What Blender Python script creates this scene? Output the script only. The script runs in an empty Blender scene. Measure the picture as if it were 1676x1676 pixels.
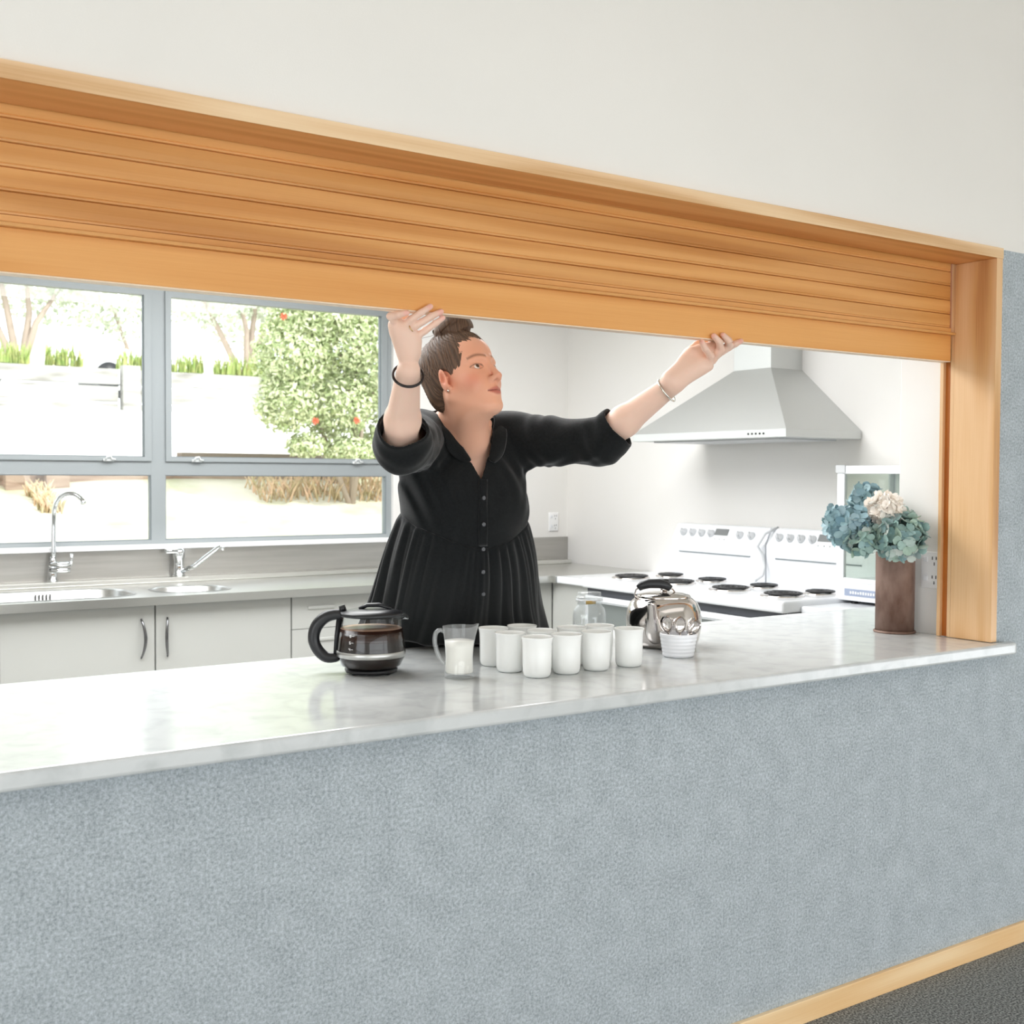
import bpy, bmesh, math, random
import numpy as np
from mathutils import Vector, Matrix

S = bpy.context.scene
COL = S.collection
PI = math.pi

# ------------------------------------------------------------------ camera, world, lights
def cam_setup():
    cd = bpy.data.cameras.new('camera')
    cam = bpy.data.objects.new('camera', cd); COL.objects.link(cam)
    cd.sensor_width = 36.0; cd.sensor_fit = 'HORIZONTAL'
    cd.lens = 1918.07 / 1676 * 36.0
    yaw, pitch, roll = math.radians(33.993), math.radians(-1.738), math.radians(-0.2751)
    f = Vector((math.sin(yaw)*math.cos(pitch), math.cos(yaw)*math.cos(pitch), math.sin(pitch)))
    r = Vector((math.cos(yaw), -math.sin(yaw), 0)); d = f.cross(r)
    r2 = math.cos(roll)*r + math.sin(roll)*d; d2 = -math.sin(roll)*r + math.cos(roll)*d
    M = Matrix((r2, -d2, -f)).transposed().to_4x4()
    M.translation = Vector((0, -2.1103, 1.4420))
    cam.matrix_world = M
    cd.clip_start = 0.05; cd.clip_end = 400
    cd.dof.use_dof = True; cd.dof.focus_distance = 3.0; cd.dof.aperture_fstop = 7.0
    S.camera = cam
cam_setup()
S.view_settings.view_transform = 'Standard'; S.view_settings.look = 'None'
S.view_settings.gamma = 1.0; S.view_settings.use_curve_mapping = False
S.view_settings.exposure = 0.0
S.cycles.use_denoising = True
S.cycles.max_bounces = 10; S.cycles.diffuse_bounces = 6; S.cycles.transparent_max_bounces = 24
S.cycles.caustics_reflective = False; S.cycles.caustics_refractive = False
S.cycles.sample_clamp_indirect = 6.0

W = bpy.data.worlds.new('world'); S.world = W; W.use_nodes = True
W.node_tree.nodes['Background'].inputs[0].default_value = (0.93, 0.97, 1.0, 1)
W.node_tree.nodes['Background'].inputs[1].default_value = 3.0

def sun(energy, az, el):
    l = bpy.data.lights.new('sun', 'SUN'); l.energy = energy; l.angle = math.radians(2); l.color = (1, .96, .9)
    o = bpy.data.objects.new('sun', l); COL.objects.link(o)
    d = Vector((math.cos(math.radians(az))*math.cos(math.radians(el)), math.sin(math.radians(az))*math.cos(math.radians(el)), math.sin(math.radians(el))))
    o.rotation_euler = d.to_track_quat('Z', 'Y').to_euler(); o.location = d*20
sun(4.0, -60, 52)

def area(name, loc, target, sx, sy, power, color=(1, 1, 1), portal=False, spread=180):
    l = bpy.data.lights.new(name, 'AREA'); l.shape = 'RECTANGLE'; l.size = sx; l.size_y = sy
    l.energy = power; l.color = color; l.spread = math.radians(spread)
    if portal: l.cycles.is_portal = True
    o = bpy.data.objects.new(name, l); COL.objects.link(o); o.location = loc
    d = Vector(loc) - Vector(target); o.rotation_euler = d.to_track_quat('Z', 'Y').to_euler()
    return o
# kitchen window portal (guides the daylight), hall glazing behind the camera, hall ceiling light, added fill lights
area('window_portal', (1.82, 4.05, 1.72), (1.82, 0, 1.72), 2.9, 1.4, 1, portal=True)
area('hall_window_light', (1.2, -4.38, .86), (1.2, 0, .86), 6.0, 1.6, 34, (1.0, .99, .98))
area('hall_right_fill', (4.47, -1.75, .52), (0, -1.9, .2), 2.0, 1.0, 4, (.98, .99, 1.0))  # low fill added at an invented door to brighten the lower felt
area('hall_left_light', (-3.9, -2.4, 1.2), (0, -2.0, 1.1), 3.2, 1.8, 22, (.97, .99, 1.0))
area('hall_ceiling_light', (1.8, -2.3, 3.15), (1.8, -2.3, 0), 4.4, 1.6, 15, (1.0, .97, .93))
for k, (lx, ly) in enumerate(((0.7, 1.9), (2.35, 2.1))):  # unseen overhead lights added to brighten the kitchen
    area('kitchen_ceiling_fill', (lx, ly, 2.66), (lx, ly, 0), 1.7, 1.7, 80, (.98, .99, 1.0))

# ------------------------------------------------------------------ materials
def lin(c):
    return tuple(((v/255)/12.92 if v/255 <= .04045 else ((v/255+.055)/1.055)**2.4) for v in c) + (1,)

def mat(name, rgb, rough=.5, metal=0, **kw):
    m = bpy.data.materials.new(name); m.use_nodes = True
    b = m.node_tree.nodes['Principled BSDF']
    b.inputs['Base Color'].default_value = lin(rgb); b.inputs['Roughness'].default_value = rough
    b.inputs['Metallic'].default_value = metal
    for k, v in kw.items(): b.inputs[k.replace('_', ' ')].default_value = v
    return m

def nodes(m): return m.node_tree.nodes, m.node_tree.links, m.node_tree.nodes['Principled BSDF']

def add_noise(m, rgb2, scale=(5, 5, 5), detail=4, lo=.35, hi=.65, bump=0, bump_scale=None, coord='Object', distort=0):
    """mix the base colour with rgb2 by noise; optional bump"""
    N, L, b = nodes(m)
    tc = N.new('ShaderNodeTexCoord'); mp = N.new('ShaderNodeMapping'); mp.inputs['Scale'].default_value = scale
    L.new(tc.outputs[coord], mp.inputs[0])
    n = N.new('ShaderNodeTexNoise'); n.inputs['Scale'].default_value = 1; n.inputs['Detail'].default_value = detail
    n.inputs['Distortion'].default_value = distort
    L.new(mp.outputs[0], n.inputs['Vector'])
    r = N.new('ShaderNodeValToRGB'); r.color_ramp.elements[0].position = lo; r.color_ramp.elements[1].position = hi
    r.color_ramp.elements[0].color = b.inputs['Base Color'].default_value[:]; r.color_ramp.elements[1].color = lin(rgb2)
    L.new(n.outputs['Fac'], r.inputs[0]); L.new(r.outputs[0], b.inputs['Base Color'])
    if bump:
        n2 = n
        if bump_scale:
            n2 = N.new('ShaderNodeTexNoise'); n2.inputs['Scale'].default_value = bump_scale; n2.inputs['Detail'].default_value = 3
            L.new(tc.outputs[coord], n2.inputs['Vector'])
        bp = N.new('ShaderNodeBump'); bp.inputs['Strength'].default_value = bump; bp.inputs['Distance'].default_value = .004
        L.new(n2.outputs['Fac'], bp.inputs['Height']); L.new(bp.outputs[0], b.inputs['Normal'])
    return r

def wood(name, axis, c1, c2, c3, rough=.38, ring=14, warp=1.0):
    m = mat(name, c1, rough); N, L, b = nodes(m)
    tc = N.new('ShaderNodeTexCoord')
    mp = N.new('ShaderNodeMapping'); sc = [ring]*3; sc[axis] = .55*warp; mp.inputs['Scale'].default_value = sc
    L.new(tc.outputs['Object'], mp.inputs[0])
    n1 = N.new('ShaderNodeTexNoise'); n1.inputs['Scale'].default_value = 1; n1.inputs['Detail'].default_value = 1.5
    L.new(mp.outputs[0], n1.inputs['Vector'])
    mul = N.new('ShaderNodeMath'); mul.operation = 'MULTIPLY'; mul.inputs[1].default_value = 16
    L.new(n1.outputs['Fac'], mul.inputs[0])
    fr = N.new('ShaderNodeMath'); fr.operation = 'SINE'; L.new(mul.outputs[0], fr.inputs[0])
    mp2 = N.new('ShaderNodeMapping'); s2 = [420]*3; s2[axis] = 5; mp2.inputs['Scale'].default_value = s2
    L.new(tc.outputs['Object'], mp2.inputs[0])
    n2 = N.new('ShaderNodeTexNoise'); n2.inputs['Scale'].default_value = 1; n2.inputs['Detail'].default_value = 2
    L.new(mp2.outputs[0], n2.inputs['Vector'])
    a = N.new('ShaderNodeMath'); a.operation = 'MULTIPLY_ADD'; a.inputs[1].default_value = .36; a.inputs[2].default_value = .30
    L.new(fr.outputs[0], a.inputs[0])
    a2 = N.new('ShaderNodeMath'); a2.operation = 'MULTIPLY_ADD'; a2.inputs[1].default_value = .42
    L.new(n2.outputs['Fac'], a2.inputs[0]); L.new(a.outputs[0], a2.inputs[2])
    r = N.new('ShaderNodeValToRGB'); e = r.color_ramp.elements
    e[0].position = .05; e[0].color = lin(c3); e[1].position = .95; e[1].color = lin(c2)
    x = e.new(.5); x.color = lin(c1)
    oi = N.new('ShaderNodeObjectInfo'); hv = N.new('ShaderNodeHueSaturation'); mr = N.new('ShaderNodeMapRange')
    mr.inputs['To Min'].default_value = .90; mr.inputs['To Max'].default_value = 1.08
    L.new(oi.outputs['Random'], mr.inputs['Value']); L.new(mr.outputs[0], hv.inputs['Value'])
    L.new(a2.outputs[0], r.inputs[0]); L.new(r.outputs[0], hv.inputs['Color']); L.new(hv.outputs[0], b.inputs['Base Color'])
    return m

def glassy(name, tint=(245, 250, 250), ior=1.45, rough=.0, refl=1.0, frost=0):
    """clear thin glass: see-through with a Fresnel mirror on top"""
    m = bpy.data.materials.new(name); m.use_nodes = True; N, L = m.node_tree.nodes, m.node_tree.links
    N.remove(N['Principled BSDF']); out = N['Material Output']
    t = N.new('ShaderNodeBsdfTransparent'); t.inputs[0].default_value = lin(tint)
    g = N.new('ShaderNodeBsdfGlossy'); g.inputs['Roughness'].default_value = rough
    lw = N.new('ShaderNodeLayerWeight'); lw.inputs['Blend'].default_value = .5
    pw = N.new('ShaderNodeMath'); pw.operation = 'POWER'; pw.inputs[1].default_value = 4.0; L.new(lw.outputs['Facing'], pw.inputs[0])
    mu = N.new('ShaderNodeMath'); mu.operation = 'MULTIPLY_ADD'; mu.inputs[1].default_value = .55; mu.inputs[2].default_value = .04*refl*(ior-1)/.45; mu.use_clamp = True
    L.new(pw.outputs[0], mu.inputs[0])
    x = N.new('ShaderNodeMixShader'); L.new(mu.outputs[0], x.inputs[0]); L.new(t.outputs[0], x.inputs[1]); L.new(g.outputs[0], x.inputs[2])
    if frost:
        d = N.new('ShaderNodeBsdfDiffuse'); d.inputs[0].default_value = (.9, .92, .92, 1); y = N.new('ShaderNodeMixShader'); y.inputs[0].default_value = frost
        L.new(t.outputs[0], y.inputs[1]); L.new(d.outputs[0], y.inputs[2]); L.new(y.outputs[0], x.inputs[1])
    L.new(x.outputs[0], out.inputs[0])
    return m

M = {}
M['wall_white'] = mat('painted_wall', (232, 229, 223), .85); add_noise(M['wall_white'], (229, 226, 220), (2, 2, 2), bump=.05, bump_scale=300)
M['kitchen_wall'] = mat('kitchen_wall_paint', (234, 232, 229), .7); add_noise(M['kitchen_wall'], (232, 230, 226), (2, 2, 2))
M['felt'] = mat('grey_felt', (166, 173, 178), 1.0)
def felt_nodes():
    N, L, b = nodes(M['felt'])
    tc = N.new('ShaderNodeTexCoord')
    n1 = N.new('ShaderNodeTexNoise'); n1.inputs['Scale'].default_value = 150; n1.inputs['Detail'].default_value = 6; n1.inputs['Roughness'].default_value = .8
    n2 = N.new('ShaderNodeTexNoise'); n2.inputs['Scale'].default_value = 14; n2.inputs['Detail'].default_value = 3
    L.new(tc.outputs['Object'], n1.inputs['Vector']); L.new(tc.outputs['Object'], n2.inputs['Vector'])
    ad = N.new('ShaderNodeMath'); ad.operation = 'MULTIPLY_ADD'; ad.inputs[1].default_value = .14
    L.new(n2.outputs['Fac'], ad.inputs[0]); L.new(n1.outputs['Fac'], ad.inputs[2])
    r = N.new('ShaderNodeValToRGB'); e = r.color_ramp.elements
    e[0].position = .38; e[0].color = lin((124, 132, 135)); e[1].position = .76; e[1].color = lin((208, 216, 221))
    L.new(ad.outputs[0], r.inputs[0]); L.new(r.outputs[0], b.inputs['Base Color'])
    bp = N.new('ShaderNodeBump'); bp.inputs['Strength'].default_value = .35; bp.inputs['Distance'].default_value = .003
    L.new(n1.outputs['Fac'], bp.inputs['Height']); L.new(bp.outputs[0], b.inputs['Normal'])
    b.inputs['Specular IOR Level'].default_value = .1
felt_nodes()
M['wood_x'] = wood('honey_wood_along', 0, (210, 149, 82), (222, 164, 98), (192, 128, 62))
M['wood_rail'] = wood('honey_wood_rail', 0, (220, 154, 82), (230, 168, 98), (206, 136, 64), ring=8)
M['wood_soffit'] = wood('honey_wood_soffit', 0, (206, 146, 84), (218, 162, 100), (190, 126, 64))
M['wood_trim'] = wood('pale_pine_trim', 0, (228, 192, 148), (238, 208, 168), (206, 160, 110), ring=14, warp=1.6)
M['wood_z'] = wood('honey_wood_upright', 2, (216, 166, 112), (234, 194, 148), (178, 118, 68), ring=7, warp=1.6)
M['wood_skirting'] = wood('pale_pine_skirting', 0, (240, 208, 162), (247, 222, 184), (228, 186, 132), ring=6)
M['wood_groove'] = mat('shutter_guide_wood', (190, 112, 38), .45); add_noise(M['wood_groove'], (170, 95, 30), (60, 60, 4))
M['laminate'] = mat('grey_marbled_laminate', (204, 207, 207), .15)
rr = add_noise(M['laminate'], (188, 192, 192), (15, 15, 15), detail=11, lo=.44, hi=.70, distort=.6); nodes(M['laminate'])[2].inputs['IOR'].default_value = 1.85
M['carpet'] = mat('charcoal_carpet', (78, 80, 80), 1.0); add_noise(M['carpet'], (168, 170, 166), (170, 170, 170), detail=5, lo=.40, hi=.66, bump=1.0, bump_scale=240)
M['steel'] = mat('brushed_steel', (200, 200, 197), .32, 1.0); add_noise(M['steel'], (186, 186, 184), (1.5, 60, 60), lo=.3, hi=.7)
M['bench_steel'] = mat('bench_steel', (214, 214, 210), .3, 1.0)
M['splash_steel'] = mat('splashback_steel', (190, 188, 184), .38, 1.0); add_noise(M['splash_steel'], (176, 174, 170), (2, 2, 40), lo=.3, hi=.7)
M['hood_steel'] = mat('hood_steel', (206, 208, 207), .45, .75)
M['chrome'] = mat('chrome', (225, 228, 230), .07, 1.0)
M['dark_chrome'] = mat('satin_handle_metal', (120, 120, 122), .25, 1.0)
M['kettle_steel'] = mat('polished_steel', (214, 208, 204), .10, 1.0)
M['alu'] = mat('window_aluminium', (152, 158, 160), .5, .2)
M['alu_edge'] = mat('window_gasket', (120, 128, 132), .5)
M['white_plastic'] = mat('white_plastic', (240, 240, 240), .35)
M['latch'] = mat('window_latch_white', (225, 228, 228), .3)
M['cab'] = mat('cabinet_face', (188, 189, 185), .4); add_noise(M['cab'], (186, 187, 183), (3, 3, 3))
M['dark_gap'] = mat('shadow_gap', (70, 70, 70), .8)
M['enamel'] = mat('white_enamel', (230, 232, 235), .18)
M['enamel_grey'] = mat('grey_knob', (196, 198, 200), .35)
M['black_band'] = mat('black_vent_band', (70, 72, 78), .4)
M['oven_glass'] = mat('oven_glass', (120, 126, 124), .08)
M['coil'] = mat('black_coil_element', (36, 36, 38), .45)
M['display'] = mat('display_grey', (120, 122, 122), .3)
M['lino'] = mat('kitchen_vinyl', (186, 186, 182), .5); add_noise(M['lino'], (170, 170, 166), (20, 20, 20))
M['mug'] = mat('white_glazed_ceramic', (242, 243, 241), .16); add_noise(M['mug'], (240, 241, 239), (10, 10, 10))
M['ramekin'] = mat('white_ramekin_glaze', (238, 239, 243), .22)
M['glass'] = glassy('clear_glass', (246, 248, 248), 1.45, 0, .55)
M['jug_glass'] = glassy('pressed_glass', (250, 251, 251), 1.45, .03, 1.0, frost=.14)
M['pane'] = glassy('window_glass', (250, 252, 252), 1.3)
M['smoke_glass'] = glassy('door_glass', (243, 246, 243), 1.45, 0, .6)
M['coffee'] = mat('coffee', (30, 18, 13), .22)
M['foam'] = mat('coffee_surface', (196, 158, 134), .3)
M['milk'] = mat('milk', (247, 244, 236), .25)
M['black_plastic'] = mat('black_plastic', (24, 25, 28), .35)
M['rust'] = mat('rusty_steel', (138, 113, 101), .6, .15)
add_noise(M['rust'], (98, 70, 57), (14, 14, 7), detail=8, lo=.38, hi=.62, bump=.2, bump_scale=90)
def petal(name, cols):
    m = mat(name, cols[0], .7); N, L, b = nodes(m); g = N.new('ShaderNodeNewGeometry'); r = N.new('ShaderNodeValToRGB'); e = r.color_ramp.elements
    e[0].position = 0; e[0].color = lin(cols[0]); e[1].position = 1; e[1].color = lin(cols[-1])
    for k, c in enumerate(cols[1:-1]): x = e.new((k+1)/(len(cols)-1)); x.color = lin(c)
    L.new(g.outputs['Random Per Island'], r.inputs[0]); L.new(r.outputs[0], b.inputs['Base Color']); return m
M['petal_blue'] = petal('blue_green_petal', [(112, 146, 160), (150, 180, 188), (128, 160, 164), (172, 196, 202), (140, 168, 178)])
M['petal_green'] = petal('sage_petal', [(128, 162, 162), (160, 188, 180), (206, 212, 204), (122, 152, 158), (172, 194, 176), (142, 174, 182)])
M['petal_white'] = mat('cream_petal', (252, 247, 240), .7); add_noise(M['petal_white'], (250, 234, 222), (16, 16, 16), lo=.5, hi=.75)
M['stem'] = mat('green_stem', (96, 112, 84), .7)
M['seal'] = mat('bounce_lit_underside', (232, 212, 188), .5)  # light bounced off the counter, put into a pale colour
M['warm_grey'] = mat('warmer_lining', (246, 248, 246), .5)
M['amber'] = mat('amber_coffee_edge', (46, 26, 18), .2)
M['gold'] = mat('gold_ring', (205, 170, 110), .2, 1.0)
M['silver'] = mat('silver_bangle', (226, 222, 214), .14, 1.0)
M['bracelet'] = mat('dark_bangle', (52, 48, 48), .25, .6)
for k in ('petal_blue', 'petal_green', 'petal_white'):
    nodes(M[k])[2].inputs['Subsurface Weight'].default_value = 0

# ------------------------------------------------------------------ mesh helpers
def smooth(pts, n=4):
    """Catmull-Rom through the points"""
    P = [Vector(p) for p in pts]; P = [P[0]*2-P[1]]+P+[P[-1]*2-P[-2]]; out = []
    for i in range(1, len(P)-2):
        a, b, c, d = P[i-1:i+3]
        for k in range(n):
            t = k/n; out.append(.5*(2*b+(c-a)*t+(2*a-5*b+4*c-d)*t*t+(3*b-a-3*c+d)*t**3))
    return out+[P[-2]]
def smooth_r(r, n=4): return list(np.interp(np.linspace(0, len(r)-1, (len(r)-1)*n+1), range(len(r)), r))
class MB:
    """collects geometry for ONE mesh object"""
    def __init__(s): s.v = []; s.f = []; s.sm = []; s.mi = []; s.mcur = 0
    def add(s, vs, fs, smooth=False):
        o = len(s.v); s.v += [tuple(p) for p in vs]
        for f in fs: s.f.append(tuple(i+o for i in f)); s.sm.append(smooth); s.mi.append(s.mcur)
        return s
    def box(s, x0, x1, y0, y1, z0, z1, bev=0):
        if bev <= 0:
            vs = [(x, y, z) for z in (z0, z1) for y in (y0, y1) for x in (x0, x1)]
            return s.add(vs, [(0, 2, 3, 1), (4, 5, 7, 6), (0, 1, 5, 4), (2, 6, 7, 3), (0, 4, 6, 2), (1, 3, 7, 5)])
        bm = bmesh.new(); bmesh.ops.create_cube(bm, size=1)
        for v in bm.verts: v.co = ((x0+x1)/2+v.co.x*(x1-x0), (y0+y1)/2+v.co.y*(y1-y0), (z0+z1)/2+v.co.z*(z1-z0))
        bmesh.ops.bevel(bm, geom=bm.edges[:], offset=min(bev, .49*min(x1-x0, y1-y0, z1-z0)), segments=3, affect='EDGES', profile=.5)
        return s.bm(bm, True)
    def bm(s, bm, smooth=False):
        bm.verts.ensure_lookup_table(); bm.verts.index_update()
        s.add([v.co[:] for v in bm.verts], [[v.index for v in f.verts] for f in bm.faces], smooth); bm.free(); return s
    def tube(s, pts, r, n=12, caps=True, closed=False, flat=None):
        pts = [Vector(p) for p in pts]; m = len(pts)
        rs = r if hasattr(r, '__len__') else [r]*m
        vs = []; up = None
        for i, p in enumerate(pts):
            a = pts[(i-1) % m] if (closed or i > 0) else p; b = pts[(i+1) % m] if (closed or i < m-1) else p
            t = (b-a).normalized()
            if up is None: up = Vector((0, 0, 1)) if abs(t.z) < .9 else Vector((1, 0, 0))
            e1 = (up - t*up.dot(t)).normalized(); up = e1; e2 = t.cross(e1)
            for k in range(n):
                an = 2*PI*k/n
                vs.append(p + (e1*math.cos(an)*(flat or 1) + e2*math.sin(an))*rs[i])
        fs = []
        for i in range(m if closed else m-1):
            j = (i+1) % m
            for k in range(n):
                l = (k+1) % n; fs.append((i*n+k, i*n+l, j*n+l, j*n+k))
        if caps and not closed:
            fs.append(tuple(range(n-1, -1, -1))); fs.append(tuple((m-1)*n+k for k in range(n)))
        return s.add(vs, fs, True)
    def lathe(s, prof, n=48, c=(0, 0, 0), sx=1, sy=1, cap0=False, cap1=False, fn=None):
        vs = []
        for r, z in prof:
            for k in range(n):
                a = 2*PI*k/n; x, y, zz = r*math.cos(a)*sx, r*math.sin(a)*sy, z
                if fn: x, y, zz = fn(x, y, zz, a)
                vs.append((c[0]+x, c[1]+y, c[2]+zz))
        fs = []
        for i in range(len(prof)-1):
            for k in range(n):
                l = (k+1) % n; fs.append((i*n+k, i*n+l, (i+1)*n+l, (i+1)*n+k))
        if cap0: fs.append(tuple(range(n-1, -1, -1)))
        if cap1: fs.append(tuple((len(prof)-1)*n+k for k in range(n)))
        return s.add(vs, fs, True)
    def prism(s, poly, axis, a, b):
        """extrude a 2-D polygon (the two axes other than `axis`, in xyz order) from a to b"""
        def mk(p, t): q = list(p); q.insert(axis, t); return tuple(q)
        n = len(poly); vs = [mk(p, a) for p in poly]+[mk(p, b) for p in poly]
        fs = [tuple(range(n)), tuple(range(2*n-1, n-1, -1))]+[(i, n+i, n+(i+1) % n, (i+1) % n) for i in range(n)]
        return s.add(vs, fs)
    def build(s, name, m, parent=None, bevel=0, origin=None, fix=True):
        me = bpy.data.meshes.new(name); me.from_pydata(s.v, [], s.f)
        me.polygons.foreach_set('use_smooth', s.sm)
        ms = m if isinstance(m, (list, tuple)) else [m]
        for x in ms: me.materials.append(x)
        if len(ms) > 1: me.polygons.foreach_set('material_index', s.mi)
        if fix:
            bm = bmesh.new(); bm.from_mesh(me); bmesh.ops.recalc_face_normals(bm, faces=bm.faces); bm.to_mesh(me); bm.free()
        o = bpy.data.objects.new(name, me); COL.objects.link(o)
        if bevel:
            b = o.modifiers.new('bevel', 'BEVEL'); b.width = bevel; b.segments = 3; b.limit_method = 'ANGLE'; b.harden_normals = False
        if parent is not None:
            o.parent = parent; l = parent.location
            if parent.parent is not None: l = l + parent.parent.location
            o.location = -(parent.location if parent.type == 'EMPTY' else Vector((0, 0, 0)))
            if parent.type != 'EMPTY': o.location = (0, 0, 0)
        return o

def tag(o, label=None, cat=None, group=None, kind=None):
    if label: o['label'] = label
    if cat: o['category'] = cat
    if group: o['group'] = group
    if kind: o['kind'] = kind
    return o
def thing(name, loc, label, cat, group=None):
    o = bpy.data.objects.new(name, None); COL.objects.link(o); o.location = loc; o.empty_display_size = .05
    return tag(o, label, cat, group)
def struct(o): o['kind'] = 'structure'; return o
def sub(mb, name, m, parent, **kw):
    """sub-part in the same coordinates as its (mesh) parent"""
    return mb.build(name, m, parent, **kw)
def copy_thing(o, loc, label):
    c = o.copy(); COL.objects.link(c); c.location = loc; c['label'] = label
    for ch in list(o.children):
        d = ch.copy(); COL.objects.link(d); d.parent = c
        for g in list(ch.children):
            e = g.copy(); COL.objects.link(e); e.parent = d
    return c

# ------------------------------------------------------------------ the setting
XW, YW = 4.44, 3.85                        # right kitchen wall, window wall
XJ = 3.148                                 # inner face of the opening's right jamb
XL = -1.6                                  # left end of the opening
struct(MB().box(-4, 6.2, -4.5, .0, -.1, 0).build('floor', M['carpet']))
struct(MB().box(-2.4, XW+.12, .0, YW+.12, -.1, 0).build('floor_kitchen', M['lino']))
struct(MB().box(-4.1, 6.3, -4.6, .1, 3.2, 3.3).build('ceiling', M['wall_white']))
struct(MB().box(-2.5, XW+.15, .1, YW+.6, 2.7, 2.85).build('ceiling_kitchen', M['wall_white']))
struct(MB().box(-4, 6.2, .0, .13, 2.128, 3.2).build('wall_front_upper', M['wall_white']))
w = MB(); w.box(-4, 6.2, .0, .12, 0, .914); w.box(3.177, 6.2, .0, .12, .914, 2.128); w.box(-4, XL-.03, .0, .12, .914, 2.128)
struct(w.build('wall_front', M['felt']))
struct(MB().box(XL-.1, 3.18, .1305, .20, 2.128, 2.6).build('wall_front_head', M['kitchen_wall']))
struct(MB().box(-2.4, XW+.1, .12, .135, 0, .912).build('wall_front_kitchen', M['kitchen_wall']))
struct(MB().box(3.181, 3.33, .13, .352, 0, 2.7).build('wall_return', M['kitchen_wall'], bevel=.004))
struct(MB().box(3.177, XW+.1, .12, .1299, .95, 2.7).build('wall_front_inner', M['kitchen_wall']))
w = MB(); w.box(XW, XW+.12, .13, YW+.12, 0, 2.7); struct(w.build('wall_right', M['kitchen_wall']))
WX0, WX1, WZ0, WZ1 = .38, 3.196, 1.062, 2.42
w = MB(); w.box(-2.4, XW, YW, YW+.12, 0, WZ0); w.box(-2.4, XW, YW, YW+.12, WZ1, 2.7)
w.box(-2.4, WX0, YW, YW+.12, WZ0, WZ1); w.box(WX1, XW, YW, YW+.12, WZ0, WZ1); struct(w.build('wall_back', M['kitchen_wall']))
struct(MB().box(-2.52, -2.4, .13, YW+.12, 0, 2.7).build('wall_left', M['kitchen_wall']))
w = MB(); w.box(4.55, 4.65, -.7, .0, 0, 3.2); w.box(4.55, 4.65, -4.5, -2.8, 0, 3.2); w.box(4.55, 4.65, -2.8, -.7, 1.1, 3.2)  # unseen wall set close in, its low opening made for the added fill
struct(w.build('wall_hall_right', M['wall_white']))
# hall walls behind the camera, open where the glazed doors let the daylight in
w = MB(); w.box(-4, -1.9, -4.6, -4.5, 0, 3.2); w.box(4.3, 6.2, -4.6, -4.5, 0, 3.2); w.box(-1.9, 4.3, -4.6, -4.5, 1.75, 3.2)
struct(w.build('wall_hall_rear', M['wall_white']))
w = MB(); w.box(-4.1, -4, -4.5, -4.1, 0, 3.2); w.box(-4.1, -4, -.6, .0, 0, 3.2); w.box(-4.1, -4, -4.1, -.6, 2.2, 3.2); w.box(-4.1, -4, -4.1, -.6, 0, .25)
struct(w.build('wall_hall_left', M['wall_white']))
w = MB()
for x in (-1.9, -.35, 1.2, 2.75, 4.24): w.box(x, x+.06, -4.36, -4.30, 0, 1.75)
w.box(-1.9, 4.3, -4.36, -4.30, .84, .88)
struct(w.build('window_2', M['alu']))
struct(MB().box(-4, 6.2, -.014, 0, 0, .062).build('baseboard_front', M['wood_skirting'], bevel=.002))

# opening frame: head board, jambs
fr = MB(); fr.box(XL-.03, 3.177, -.012, .13, 2.098, 2.128)
struct(fr.build('trim_1', [M['wood_soffit']], bevel=.0015))
struct(MB().box(XL-.03, 3.1772, -.0135, -.0118, 2.0975, 2.1285).build('trim_2', M['wood_trim']))
struct(MB().box(XJ, 3.177, -.012, .13, .9505, 2.0978).build('trim_3', M['wood_z'], bevel=.0015))
struct(MB().box(XL-.03, XL, -.012, .13, .9505, 2.0978).build('trim_4', M['wood_z'], bevel=.0015))
g = MB(); g.box(3.149, 3.18, .1305, .142, .951, 2.14); g.mcur = 1; g.box(3.158, 3.18, .142, .165, .951, 2.14); g.mcur = 0; g.box(3.145, 3.18, .165, .176, .951, 2.14)
struct(g.build('trim_5', [M['wood_z'], M['wood_groove']]))

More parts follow.
